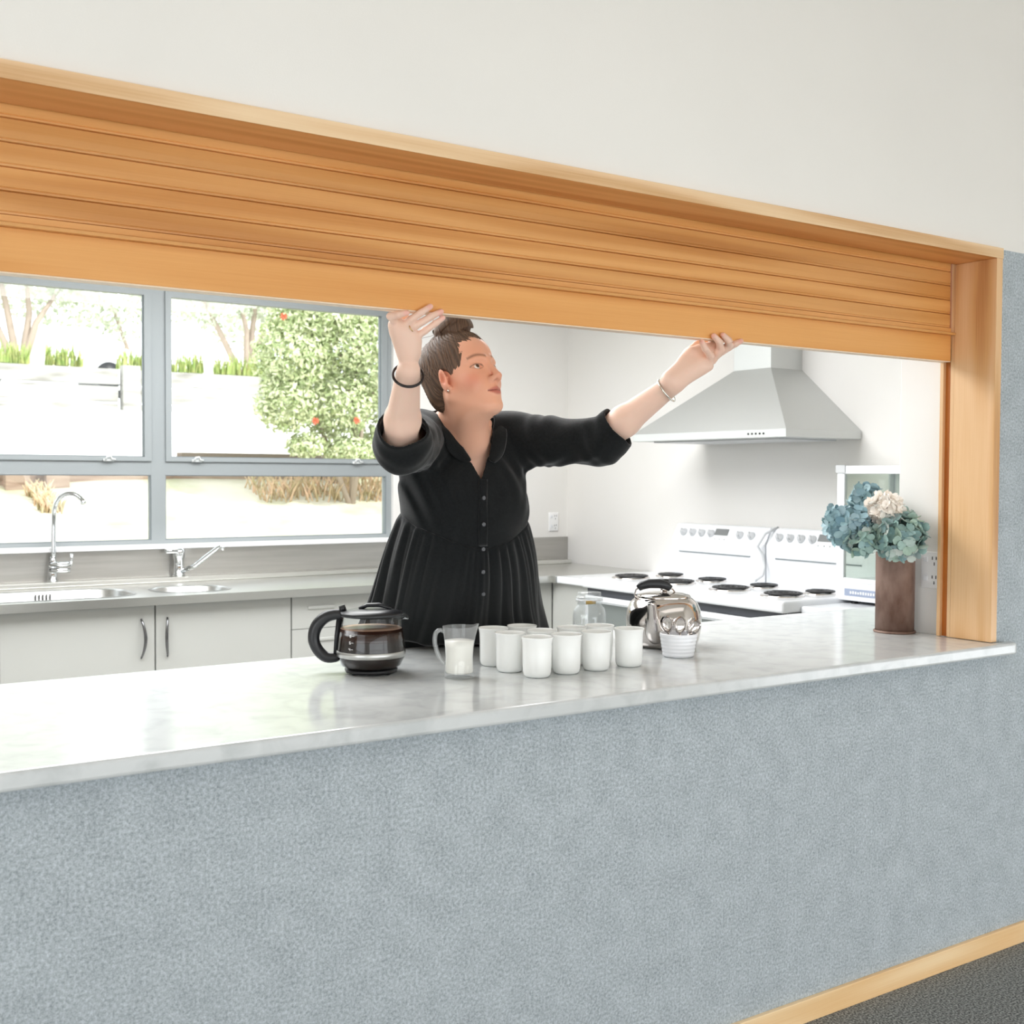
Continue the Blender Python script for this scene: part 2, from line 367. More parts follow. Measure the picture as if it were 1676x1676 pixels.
# window
def build_window():
    y0, y1 = 3.875, 3.93
    f = MB()
    for a, b in ((WX0, WX0+.04), (1.816, 1.889), (3.164, WX1)): f.box(a, b, y0, y1, 1.088, WZ1)
    for a, b in ((WX0+.04, 1.816), (1.889, 3.164)):
        f.box(a, b, y0+.001, y1, 1.088, 1.108); f.box(a, b, y0+.001, y1, WZ1-.04, WZ1); f.box(a, b, y0+.001, y1, 1.440, 1.511)
    w = struct(f.build('window_1', M['alu']))
    for a, b in ((WX0+.04, 1.816), (1.889, 3.164)):
        s = MB(); z0, z1 = 1.511, WZ1-.04
        s.box(a, b, y0-.012, y1-.02, z0, z0+.022); s.box(a, b, y0-.012, y1-.02, z1-.03, z1)
        s.box(a, a+.03, y0-.012, y1-.02, z0+.022, z1-.03); s.box(b-.035, b, y0-.012, y1-.02, z0+.022, z1-.03)
        so = s.build('sash', M['alu'], w)
        e = MB()
        for q in ((a+.03, a+.034, z0+.022, z1-.03), (b-.039, b-.035, z0+.022, z1-.03), (a+.03, b-.035, z0+.022, z0+.026)):
            e.box(q[0], q[1], y0+.002, y0+.02, q[2], q[3])
        e.build('gasket', M['alu_edge'], so)
        MB().box(a+.03, b-.035, y0+.012, y0+.017, z0+.022, z1-.03).build('glass_pane', M['pane'], so)
        MB().box(a, b, y0+.02, y0+.025, 1.108, 1.44).build('glass_pane', M['pane'], w)
        e = MB(); e.box(a, a+.004, y0+.004, y0+.03, 1.112, 1.436); e.box(b-.004, b, y0+.004, y0+.03, 1.112, 1.436)
        e.box(a, b, y0+.004, y0+.03, 1.436, 1.44); e.box(a, b, y0+.004, y0+.03, 1.108, 1.112); e.build('gasket', M['alu_edge'], w)
    for x in (.75, 1.60, 2.05, 2.97):
        l = MB(); l.box(x-.028, x+.028, y0-.024, y0-.004, 1.508, 1.522, .004)
        l.tube([(x-.02, y0-.03, 1.515), (x-.012, y0-.036, 1.532), (x+.004, y0-.036, 1.534), (x+.012, y0-.03, 1.52), (x+.03, y0-.03, 1.517)], .005, 8)
        l.build('latch', M['latch'], w)
    struct(MB().box(WX0-.03, WX1+.02, 3.80, 3.876, 1.064, 1.088).build('window_sill', M['white_plastic'], bevel=.004))
build_window()

# ------------------------------------------------------------------ roller shutter
def build_shutter():
    x0, x1 = XL+.004, 3.139
    t = thing('roller_shutter', (.8, .155, 1.803), 'honey-coloured wooden roller shutter half rolled up in the serving hatch', 'shutter')
    zs = [2.120, 2.077, 2.034, 1.990, 1.947, 1.905]
    for i in range(len(zs)-1):
        zt, zb = zs[i], zs[i+1]; m = MB(); P = []
        zt -= .0012
        P = [(.152, zb), (.1445, zb), (.1412, zb+.0012), (.1408, zb+.0042), (.1424, zb+.0052), (.1424, zb+.0062), (.1408, zb+.0072), (.1402, (zb+zt)/2), (.1408, zt-.0012), (.1425, zt), (.152, zt)]
        # bead near the lower edge of each slat
        m.prism(P, 0, x0, x1)
        o = m.build('slat', M['wood_x'], t); o.location += Vector((0, 0, 0))
    MB().box(x0, x1, .146, .152, 1.86, 2.13).build('backing', M['wood_groove'], t)
    MB().box(x0, x1, .136, .152, 1.889, 1.9035).build('slat', M['wood_x'], t)
    m = MB(); m.prism([(.124, 1.882), (.124, 1.8885), (.128, 1.8905), (.152, 1.8925), (.152, 1.882)], 0, x0, 3.147)
    m.build('ledge', M['wood_x'], t)
    r = MB().box(x0, 3.144, .139, .174, 1.803, 1.882).build('bottom_rail', M['wood_rail'], t, bevel=.0015)
    MB().box(x0, 3.144, .1405, .173, 1.8005, 1.803).build('rail_underside', M['seal'], r)  # underside of the rail, its bounce light painted in
build_shutter()

# ------------------------------------------------------------------ servery counter
def build_counter():
    t = thing('servery_counter', (1.5, .35, .914), 'long grey marbled laminate counter running through the serving hatch', 'counter')
    m = MB(); R = .025; x1 = 3.236
    P = [(XL, -.052), (x1-R, -.052)]
    for k in range(1, 7):
        a = -PI/2+PI/2*k/6; P.append((x1-R+R*math.cos(a), -.052+R+R*math.sin(a)))
    P += [(x1, -.0125), (3.1475, -.0125), (3.1475, .16), (3.178, .18), (3.178, .356), (XW-.002, .356), (XW-.002, .83), (XL, .83)]
    m.prism(P, 2, .915, .95)
    o = m.build('worktop', M['laminate'], t, bevel=.007)
    return t
build_counter()

# ------------------------------------------------------------------ kitchen bench with sinks
def boolean_cut(o, cutters):
    for c in cutters:
        md = o.modifiers.new('cut', 'BOOLEAN'); md.operation = 'DIFFERENCE'; md.object = c; md.solver = 'EXACT'
    dg = bpy.context.evaluated_depsgraph_get(); dg.update()
    me = bpy.data.meshes.new_from_object(o.evaluated_get(dg)); o.modifiers.clear(); o.data = me
    for c in cutters: bpy.data.objects.remove(c)

def stadium(x0, x1, y0, y1, r, n=8):
    P = []
    for cx, cy, a0 in ((x1-r, y1-r, 0), (x0+r, y1-r, PI/2), (x0+r, y0+r, PI), (x1-r, y0+r, 3*PI/2)):
        for k in range(n+1):
            a = a0+PI/2*k/n; P.append((cx+r*math.cos(a), cy+r*math.sin(a)))
    return P

def build_bench():
    t = thing('sink_bench', (2, 3.4, .86), 'long stainless steel bench top with two sinks under the window', 'bench')
    m = MB(); m.box(-1.8, 3.76, 3.075, 3.846, .862, .9); m.box(3.76, XW-.002, 3.04, 3.846, .862, .9)
    top = m.build('bench_top', M['bench_steel'], t)
    bowls = [(.62, 1.56, 3.16, 3.60, .16), (1.668, 2.02, 3.20, 3.52, .14)]
    cut = []
    for b in bowls:
        c = MB(); c.prism(stadium(*b), 2, .80, 1.0); co = c.build('cutter', M['steel']); cut.append(co)
    top.parent = None; top.location = (0, 0, 0)
    boolean_cut(top, cut)
    top.parent = t; top.location = -t.location
    for x0, x1, y0, y1, r in bowls:
        b = MB(); rings = []
        for dz, s in ((0.0015, .012), (.0015, 0), (-.006, -.006), (-.13, -.015), (-.15, -.05)):
            rings.append([(x, y, .9+dz) for x, y in stadium(x0-s, x1+s, y0-s, y1+s, r+s)])
        vs = [p for q in rings for p in q]; n = len(rings[0])
        fs = [(i*n+k, i*n+(k+1) % n, (i+1)*n+(k+1) % n, (i+1)*n+k) for i in range(len(rings)-1) for k in range(n)]
        fs.append(tuple((len(rings)-1)*n+k for k in range(n)))
        b.add(vs, fs, True); bo = b.build('sink_bowl', M['steel'], t)
        h = MB()
        for k in range(5):
            h.box((x0+x1)/2+.1+k*.016, (x0+x1)/2+.106+k*.016, y1-.018, y1-.012, .855, .885)
        h.build('overflow_slot', M['dark_gap'], t)
    MB().box(-1.8, XW-.04, 3.74, 3.838, .9, .926).build('rear_ledge', M['bench_steel'], t, bevel=.005)
    MB().box(-1.8, XW-.002, 3.838, 3.848, .9, 1.063).build('splashback', M['splash_steel'], t)
build_bench()

def tap_gooseneck():
    x, y, z = 1.315, 3.79, .926
    t = thing('kitchen_tap', (x, y, z), 'tall chrome gooseneck tap with two side levers behind the big sink', 'tap')
    m = MB(); m.lathe([(.0, 0), (.026, 0), (.026, .008), (.021, .012), (.021, .045), (.019, .075), (.017, .10), (.012, .12), (0, .122)], 24, (x, y, z)); m.build('tap_body', M['chrome'], t)
    pts = [(x+.004, y, z+.10), (x+.004, y, z+.22), (x+.006, y-.005, z+.33)]
    for k in range(1, 11):
        a = PI-PI*k/10*.88; pts.append((x+.006+.055+.055*math.cos(a), y-.02-.012*k, z+.35+.075*math.sin(a)))
    m = MB(); m.tube(smooth(pts, 3), smooth_r([.014, .0125, .0115]+[.011]*8+[.012, .0135], 3), 14); m.build('spout', M['chrome'], t)
    for dz in (.055, .085):
        m = MB(); m.tube([(x-.02, y-.02, z+dz), (x+.07, y-.05, z+dz)], .012, 12)
        if dz > .06: m.tube([(x+.074, y-.05, z+dz-.01), (x+.076, y-.054, z+dz+.05)], .007, 10)
        m.build('lever', M['chrome'], t)
tap_gooseneck()
def tap_mixer():
    x, y, z = 1.93, 3.79, .926
    t = thing('mixer_tap', (x, y, z), 'chrome single-lever mixer tap with a slanted spout behind the small sink', 'tap')
    m = MB(); m.lathe([(.0, 0), (.03, 0), (.03, .01), (.025, .014), (.025, .09), (.03, .098), (.03, .125), (.022, .14), (0, .142)], 28, (x, y, z)); m.build('tap_body', M['chrome'], t)
    m = MB(); m.tube([(x+.0, y-.01, z+.02), (x+.06, y-.07, z+.055), (x+.15, y-.16, z+.15), (x+.165, y-.175, z+.155), (x+.167, y-.176, z+.135)], [.012, .013, .011, .011, .011], 12); m.build('spout', M['chrome'], t)
    m = MB(); m.box(x-.075, x-.01, y-.03, y+.01, z+.118, z+.145, .006); m.build('lever', M['chrome'], t)
tap_mixer()

def bow_handle(x, y, z0, z1, parent, dirn=1):
    m = MB(); pts = []
    for k in range(13):
        u = k/12; pts.append((x+dirn*.012*math.sin(PI*u), y-.004-.028*math.sin(PI*u)**.7, z0+(z1-z0)*u))
    m.tube(pts, [.004+.0035*math.sin(PI*k/12) for k in range(13)], 10); return m.build('handle', M['dark_chrome'], parent)

def cabinets():
    yf = 3.12
    specs = [(.30, .948, 'door', 1, 'pale grey base cabinet at the left end under the big sink'),
             (.952, 1.600, 'door', 1, 'pale grey base cabinet left of the cabinet split, with handle at its right edge'),
             (1.604, 2.253, 'door', -1, 'pale grey base cabinet under the small sink, with handle at its left edge'),
             (2.257, 2.80, 'drawer', 0, 'pale grey drawer unit right of the small sink cabinet'),
             (2.804, 3.797, 'door', 1, 'pale grey base cabinet behind the woman in the corner')]
    for x0, x1, kind, side, lab in specs:
        t = thing('base_cabinet', ((x0+x1)/2, yf, 0), lab, 'cabinet', 'base cabinets under the window bench')
        c = MB(); c.box(x0, x1, yf+.018, 3.80, .12, .859); c.box(x0, x1, yf+.06, yf+.08, 0, .12); c.build('carcass', M['cab'], t)
        if kind == 'door':
            d = MB().box(x0+.0015, x1-.0015, yf, yf+.018, .125, .857).build('door', M['cab'], t, bevel=.001)
            if x1 < 3: bow_handle(x1-.062 if side > 0 else x0+.052, yf, .625, .80, d, side)
        else:
            for z0, z1 in ((.703, .857), (.45, .700), (.125, .447)):
                d = MB().box(x0+.0015, x1-.0015, yf, yf+.018, z0, z1).build('drawer', M['cab'], t, bevel=.001)
                MB().box((x0+x1)/2-.19, (x0+x1)/2-.05, yf-.006, yf, z1-.062, z1-.045, .003).build('handle', M['cab'], d)
cabinets()

# corner bench beside the ranges and bench under the warmer
def side_benches():
    t = thing('corner_bench', (4.1, 2.9, .0), 'white fronted bench piece between the sink bench and the ranges', 'bench')
    MB().box(3.765, XW-.002, 2.70, 3.039, .862, .9).build('bench_top', M['enamel'], t, bevel=.008)
    MB().box(3.80, XW-.002, 2.702, 3.117, .02, .861).build('carcass', M['cab'], t)
    t = thing('stove_side_bench', (4.1, 1.05, .0), 'white laminate bench carrying the food warmer beside the ranges', 'bench')
    MB().box(3.775, XW-.002, .834, 1.303, .866, .9).build('bench_top', M['enamel'], t, bevel=.01)
    MB().box(3.80, XW-.002, .84, 1.303, .0, .865).build('carcass', M['cab'], t)
side_benches()

# ------------------------------------------------------------------ ranges
def build_range(y0, y1, label, burners, knobs_y):
    t = thing('electric_range', (4.05, (y0+y1)/2, 0), label, 'stove', 'white electric ranges against the right wall')
    MB().box(3.715, 4.40, y0+.004, y1-.004, .0, .868).build('oven_body', M['enamel'], t, bevel=.004)
    MB().box(3.672, 4.40, y0+.001, y1-.001, .872, .925).build('hob_top', M['enamel'], t, bevel=.012)
    MB().box(3.70, 3.72, y0+.02, y1-.02, .835, .874).build('vent_band', M['black_band'], t)
    d = MB().box(3.69, 3.716, y0+.01, y1-.01, .30, .833).build('oven_door', M['enamel'], t, bevel=.004)
    MB().box(3.686, 3.692, y0+.045, y1-.045, .36, .80).build('door_glass', M['oven_glass'], d)
    h = MB(); h.tube([(3.70, y1-.06, .815), (3.668, y1-.06, .815), (3.668, y0+.06, .815), (3.70, y0+.06, .815)], .007, 10); h.build('door_handle', M['enamel'], d)
    dr = MB().box(3.69, 3.716, y0+.01, y1-.01, .05, .29).build('warming_drawer', M['enamel'], t, bevel=.004)
    # splash panel with the slanted control fascia
    m = MB(); P = [(4.29, .92), (4.285, 1.105), (4.325, 1.185), (4.335, 1.192), (4.40, 1.192), (4.40, .92)]
    m.prism([(p[0], p[1]) for p in P], 1, y0+.004, y1-.004); bg = m.build('backguard', M['enamel'], t, bevel=.006)
    MB().box(4.2825, 4.290, y0+.1, y1-.07, 1.042, 1.047).build('fascia_slot', M['alu_edge'], bg)
    n = Vector((-.08, 0, .04)).normalized()
    def onf(u, y): return Vector((4.285+.04*u, y, 1.105+.08*u))
    for ky in knobs_y:
        k = MB(); c = onf(.52, ky)
        k.tube([c, c+n*.006, c+n*.008, c+n*.02], [.022, .021, .016, .014], 18)
        b1, b2 = c+n*.019-Vector((0, .0, 0))+Vector((-.0, 0, -.0)), c+n*.026
        k.tube([c+n*.02+Vector((.004, .008, .012)), c+n*.022+Vector((-.004, -.008, -.012))], .0045, 8)
        k.build('knob', M['enamel_grey'], bg)
    dy = (y0+y1)/2-.02
    a, b_, c_, e_ = onf(.45, dy+.047), onf(.45, dy-.047), onf(.85, dy-.047), onf(.85, dy+.047)
    dm = MB(); q = [a+n*.001, b_+n*.001, c_+n*.001, e_+n*.001]; q2 = [p+n*.002 for p in q]
    dm.add(q+q2, [(0, 1, 2, 3), (7, 6, 5, 4), (0, 4, 5, 1), (1, 5, 6, 2), (2, 6, 7, 3), (3, 7, 4, 0)]); dm.build('display', M['display'], bg)
    for k in range(3):
        c = onf(.2, dy+.035-.035*k); b = MB(); b.tube([c, c+n*.003], .004, 8); b.build('button', M['enamel_grey'], bg)
    for bx, by, r in burners:
        e = MB(); e.lathe([(0, -.002), (r*.95, .001), (r, .005), (r+.004, .005), (r+.005, .0), (r+.005, -.001)], 40, (bx, by, .925))
        eo = e.build('drip_bowl', M['kettle_steel'], t)
        c = MB(); pts = []; turns = 4.2; n_ = 150
        for k in range(n_):
            a = 2*PI*turns*k/(n_-1); rr_ = r*.22+(r*.74)*(k/(n_-1)); pts.append((bx+rr_*math.cos(a), by+rr_*math.sin(a), .937))
        c.tube(pts, .0062, 8, flat=.7)
        c.box(bx-r, bx+r, by-.003, by+.003, .926, .931)
        c.build('coil', M['coil'], eo)
build_range(2.000, 2.695, 'white electric range nearer the window corner, left of the loose cable', [(3.86, 2.52, .092), (3.86, 2.17, .088), (4.10, 2.49, .070), (4.09, 2.17, .075)], [2.61, 2.54, 2.47, 2.40, 2.19, 2.11])
build_range(1.305, 1.998, 'white electric range next to the food warmer, behind the flowers', [(3.85, 1.80, .092), (3.85, 1.475, .092), (4.07, 1.80, .070), (4.06, 1.45, .070)], [1.92, 1.85, 1.78, 1.71, 1.50, 1.42])
m = MB(); m.tube([(4.34, 1.965, 1.195), (4.27, 1.985, 1.165), (4.255, 2.02, 1.10), (4.27, 2.0, 1.06), (4.26, 1.975, 1.0), (4.24, 1.97, .96), (4.22, 2.0, .933)], .007, 8)
tag(m.build('power_cable', M['enamel_grey']), 'white cable dangling between the two ranges', 'cable')

# ------------------------------------------------------------------ range hood
def build_hood():
    xw = XW; t = thing('range_hood', (xw-.25, 2.07, 1.62), 'stainless steel pyramid range hood on the wall above the ranges', 'range hood')
    x0, y0, y1 = 3.93, 1.54, 2.60; z0, z1, z2 = 1.625, 1.662, 1.975; cx0, cy0, cy1 = 4.22, 1.912, 2.162
    MB().box(x0, xw-.001, y0, y1, z0, z1).build('canopy_rim', M['hood_steel'], t, bevel=.001)
    m = MB(); a = [(x0, y0), (xw-.001, y0), (xw-.001, y1), (x0, y1)]; b = [(cx0, cy0), (xw-.001, cy0), (xw-.001, cy1), (cx0, cy1)]
    m.add([(x, y, z1) for x, y in a]+[(x, y, z2) for x, y in b], [(0, 1, 5, 4), (1, 2, 6, 5), (2, 3, 7, 6), (3, 0, 4, 7), (4, 5, 6, 7), (3, 2, 1, 0)]); m.build('canopy', M['hood_steel'], t)
    MB().box(cx0, xw-.001, cy0, cy1, z2, 2.699).build('chimney', M['hood_steel'], t, bevel=.001)
    MB().box(x0+.06, xw-.06, y0+.1, y1-.1, z0-.008, z0).build('filter', M['enamel_grey'], t)
    for k in range(5):
        yy = 1.675+k*.024; b = MB(); b.tube([(x0-.003, yy, 1.643), (x0+.002, yy, 1.643)], .0045, 10); b.build('button', M['black_plastic'], t)
build_hood()

# ------------------------------------------------------------------ food warmer
def build_warmer():
    x0, x1, y0, y1, z0, z1 = 4.02, 4.40, .86, 1.325, .915, 1.495
    t = thing('food_warmer', (4.2, 1.1, .9), 'white glass-fronted food warmer cabinet on the bench behind the flowers', 'food warmer')
    m = MB(); m.box(x0+.02, x1, y0, y1, z0, 1.0); m.box(x1-.01, x1, y0, y1, 1.0, z1); m.box(x1-.04, x1-.01, y0, y0+.012, 1.0, z1-.02); m.box(x1-.04, x1-.01, y1-.012, y1, 1.0, z1-.02); m.box(x0+.02, x1, y0, y1, z1-.02, z1)
    m.build('case', M['enamel'], t, bevel=.003)
    c = MB(); c.box(x0+.0, x0+.022, y0, y1-.035, z0, .992); c.build('control_panel', M['enamel'], t, bevel=.004)
    l = MB().box(x0-.0025, x0, 1.0, 1.275, .936, .966).build('label_strip', mat('label_blue_grey', (150, 160, 182), .4), t)
    lt = MB()
    random.seed(4)
    for k in range(16): lt.box(x0-.004, x0-.0025, 1.245-k*.0135-.0085, 1.245-k*.0135, .945, .945+random.choice((.011, .012, .009)))
    lt.build('lettering', M['enamel'], l)
    d = MB(); d.box(x0, x0+.02, y1-.04, y1, z0, z1-.035); d.box(x0, x0+.02, y0, y1, z1-.035, z1); d.box(x0, x0+.02, y0, y1-.04, .992, 1.012); d.box(x0, x0+.02, y0, y0+.035, 1.0, z1-.03)
    do = d.build('door_frame', M['enamel'], t, bevel=.003)
    MB().box(x0+.008, x0+.012, y0+.03, y1-.04, 1.01, z1-.035).build('door_glass', M['smoke_glass'], do)
    for yy in (y0+.003, y1-.009): MB().box(x0+.022, x1-.04, yy, yy+.004, 1.0, z1-.02).build('side_glass', M['smoke_glass'], t)
    MB().box(x0-.004, x0+.022, y1-.045, y1+.005, z1-.03, z1+.002).build('hinge_cap', M['enamel_grey'], t)
    for zz in (1.12, 1.28):
        r = MB(); r.box(x0+.03, x0+.036, y0+.015, y1-.02, zz, zz+.006)
        for k in range(18): r.tube([(x0+.03, y0+.03+k*.022, zz+.006), (x1-.02, y0+.03+k*.022, zz+.006)], .0045, 6)
        r.build('rack', M['enamel'], t)
    v = MB()
    for k in range(7): v.box(x1-.02, x1-.011, 1.0+k*.03, 1.016+k*.03, 1.04, 1.09)
    v.build('vent', M['dark_gap'], t)
    MB().box(x1-.012, x1-.0105, y0+.02, y1-.02, 1.0, z1-.02).build('back_panel', M['warm_grey'], t)
    for yy in (.90, 1.255):
        for xx in (x0+.04, x1-.05): f = MB(); f.lathe([(0, 0), (.014, 0), (.014, .016), (0, .016)], 12, (xx, yy, .9)); f.build('foot', M['black_plastic'], t)
build_warmer()

def outlet(name, plane, c, label):
    """double wall socket: plane 'x' faces -x, plane 'y' faces -y"""
    t = thing(name, c, label, 'wall socket')
    def bx(u0, u1, z0, z1, d0, d1, bev=0):
        m = MB()
        if plane == 'x': m.box(c[0]-d1, c[0]-d0, c[1]-u1, c[1]-u0, c[2]+z0, c[2]+z1, bev)
        else: m.box(c[0]+u0, c[0]+u1, c[1]-d1, c[1]-d0, c[2]+z0, c[2]+z1, bev)
        return m
    bx(-.036, .036, -.058, .058, 0, .009, .003).build('plate', M['white_plastic'], t)
    for zz in (-.03, .03):
        bx(-.026, -.010, zz-.005, zz+.012, .009, .013, .002).build('switch', M['enamel'], t)
        s = MB()
        for u, z in ((.006, .008), (.02, .008), (.013, -.010)):
            if plane == 'x': s.box(c[0]-.0096, c[0]-.009, c[1]-u-.0015, c[1]-u+.0015, c[2]+zz+z-.005, c[2]+zz+z+.005)
            else: s.box(c[0]+u-.0015, c[0]+u+.0015, c[1]-.0096, c[1]-.009, c[2]+zz+z-.005, c[2]+zz+z+.005)
        s.build('pin_hole', M['black_plastic'], t)
outlet('wall_socket', 'x', (3.181, .220, 1.152), 'white double wall socket between the vase and the hatch jamb')
outlet('wall_socket', 'y', (4.33, 3.85, 1.158), 'white wall socket above the splashback in the far corner')

# ------------------------------------------------------------------ things on the counter
CT = .95
IL = Vector((-.829, .559, 0))              # along the counter towards the pantry side

def make_mug(c, label):
    t = thing('mug', c, label, 'mug', 'white mugs on the counter')
    P = [(0, .0015), (.024, .0015), (.026, 0), (.0295, .001), (.0335, .006), (.0352, .014), (.0355, .03), (.0358, .06), (.0366, .084), (.0385, .0945), (.0395, .0975), (.0392, .0990), (.0378, .0980), (.0360, .093), (.0335, .08), (.0330, .04), (.0325, .014), (.028, .007), (0, .006)]
    m = MB().lathe(P, 48, c); o = m.build('cup_body', M['mug'], t, fix=True)
    return t
mug_spots = [(1.658, .235, 'white handleless mug at the very front of the mug cluster, nearest the camera'),
             (1.750, .238, 'white mug in the front row, second from the milk jug side'),
             (1.845, .239, 'white mug in the front row, third along, beside the gap before the lone end mug'),
             (1.955, .241, 'white mug standing slightly apart at the right end, next to the kettle'),
             (1.646, .336, 'white mug of the middle row with the milk jug on its left'),
             (1.741, .332, 'white mug of the middle row half hidden behind the frontmost mugs'),
             (1.843, .340, 'white mug of the middle row just left of the glass jar'),
             (1.928, .331, 'white mug of the middle row directly in front of the glass jar'),
             (1.662, .438, 'white mug of the rear row directly right of the milk jug'),
             (1.750, .435, 'white mug at the back of the cluster, only its rim visible before the black tunic')]
mug0 = make_mug((mug_spots[0][0], mug_spots[0][1], CT), mug_spots[0][2])
for x, y, lab in mug_spots[1:]:
    copy_thing(mug0, (x, y, CT), lab)

def build_jug():
    c = Vector((1.487, .322, CT)); t = thing('milk_jug', c, 'small clear glass jug of milk with a handle, left of the mugs', 'jug')
    def fn(x, y, z, a):
        d = -(x*IL.x+y*IL.y); s = math.hypot(x, y)
        k = max(0, d/max(s, 1e-6))**6 * max(0, (z-.085)/.04)
        sc = 1+.035*math.cos(4*(a-2.5))*(1 if z < .09 else .4)
        return x*sc*(1+.16*k), y*sc*(1+.16*k), z+.007*k
    prof = [(0, .003), (.030, .003), (.0335, 0), (.036, .004), (.0355, .012), (.0335, .03), (.0325, .05), (.034, .075), (.037, .10), (.0405, .124), (.0408, .1262)]
    MB().lathe(prof, 56, c, fn=fn).build('jug_body', M['jug_glass'], t)
    MB().lathe([(0, .0125), (.030, .0125), (.0332, .017), (.0322, .03), (.0315, .05), (.0330, .075), (.0346, .092), (0, .092)], 48, c, fn=lambda x, y, z, a: (x*(1+.035*math.cos(4*(a-2.5))), y*(1+.035*math.cos(4*(a-2.5))), z)).build('milk', M['milk'], t)
    pts = [c+IL*r+Vector((0, 0, z)) for r, z in ((.037, .112), (.047, .117), (.057, .110), (.060, .094), (.058, .076), (.051, .055), (.042, .040), (.034, .034))]
    MB().tube(smooth(pts), smooth_r([.0045, .005, .0055, .0055, .0055, .005, .0045, .004]), 12).build('handle', M['jug_glass'], t)
build_jug()

def build_carafe():
    c = Vector((1.341, .505, CT)); t = thing('coffee_carafe', c, 'glass coffee carafe nearly full of black coffee with a black handle', 'coffee pot')
    b = .012
    prof = [(0, .002), (.060, .0), (.074, .008), (.0835, .028), (.0845, .045), (.0815, .075), (.0765, .105), (.0730, .128), (.0735, .132)]
    MB().lathe([(r, z+b) for r, z in prof], 64, c).build('glass_body', M['glass'], t)
    cf = [(0, .005), (.059, .002), (.073, .0095), (.0826, .029), (.0838, .045), (.0808, .075), (.0766, .100)]
    MB().lathe([(r, z+b) for r, z in cf], 64, c).build('coffee', M['coffee'], t)
    MB().lathe([(.0812, .072+b), (.0814, .0735+b), (.0773, .101+b), (.0768, .1005+b)], 64, c).build('coffee_rim', M['amber'], t)
    MB().lathe([(.0766, .100+b), (.074, .1015+b), (0, .1015+b)], 64, c).build('coffee_foam', M['foam'], t)
    MB().lathe([(.0838, .031+b), (.0858, .033+b), (.0862, .044+b), (.0848, .046+b)], 64, c).build('steel_band', M['steel'], t)
    f = MB(); f.lathe([(.050, .004), (.064, .004), (.066, .011), (.058, .014), (.050, .012)], 48, c)
    for k in range(4):
        a = .3+PI/2*k; f.tube([c+Vector((.058*math.cos(a), .058*math.sin(a), .008)), c+Vector((.06*math.cos(a), .06*math.sin(a), 0))], [.006, .004], 8)
    f.build('base_ring', M['black_plastic'], t)
    l = MB(); l.lathe([(.071, .130+b), (.0765, .131+b), (.078, .136+b), (.0755, .141+b), (.05, .147+b), (.03, .148+b), (0, .148+b)], 56, c)
    lo = l.build('lid', M['black_plastic'], t)
    k_ = MB(); q = c+Vector((0, 0, .148+b)); k_.tube([q+IL*.03, q+IL*.01+Vector((0, 0, .009)), q-IL*.02+Vector((0, 0, .010)), q-IL*.05+Vector((0, 0, .001))], [.008, .009, .009, .006], 10, flat=.6)
    k_.tube([q+IL*.070+Vector((0, 0, -.006)), q+IL*.074+Vector((0, 0, .008))], [.009, .008], 10)
    k_.build('lid_tab', M['black_plastic'], lo)
    s = MB(); s.tube([c-IL*.068+Vector((0, 0, .138)), c-IL*.083+Vector((0, 0, .142)), c-IL*.093+Vector((0, 0, .137))], [.016, .013, .008], 12, flat=.55); s.build('pouring_lip', M['glass'], t)
    pts = [c+IL*r+Vector((0, 0, z+b)) for r, z in ((.070, .133), (.092, .133), (.115, .126), (.134, .108), (.143, .085), (.142, .062), (.130, .040), (.112, .026), (.090, .026), (.084, .030))]
    h = MB(); h.tube(smooth(pts), smooth_r([.010, .0115, .0125, .013, .0125, .012, .012, .0115, .0105, .009]), 14, flat=1.2)
    h.build('handle', M['black_plastic'], t)
    hb = MB(); hb.tube([c+IL*.0865+Vector((0, 0, .022+b)), c+IL*.083+Vector((0, 0, .08+b)), c+IL*.077+Vector((0, 0, .132+b))], .004, 8, flat=2.4); hb.build('handle_strap', M['black_plastic'], t)
    # printed cup scale on the glass: short strokes with numerals 8 / 6 / 4
    lt = MB()
    segs = {'8': 'abcdefg', '6': 'afgecd', '4': 'fgbc'}
    def P(a, z, r): return c+Vector((r*math.cos(a), r*math.sin(a), z+b))
    a0 = math.atan2(-.851, -.525)-.62
    for z, r, n in ((.085, .0795, '8'), (.069, .0815, '6'), (.053, .0835, '4')):
        def stroke(u0, v0, u1, v1): lt.tube([P(a0+u0/.08, z+v0, r+.0006), P(a0+u1/.08, z+v1, r+.0006)], .0006, 5)
        w, h = .0035, .003
        S7 = {'a': (0, 2*h, w, 2*h), 'b': (w, h, w, 2*h), 'c': (w, 0, w, h), 'd': (0, 0, w, 0), 'e': (0, 0, 0, h), 'f': (0, h, 0, 2*h), 'g': (0, h, w, h)}
        for s_ in segs[n]: stroke(*S7[s_])
        stroke(w+.002, h, w+.008, h)
    lt.build('cup_scale', M['white_plastic'], t)
build_carafe()

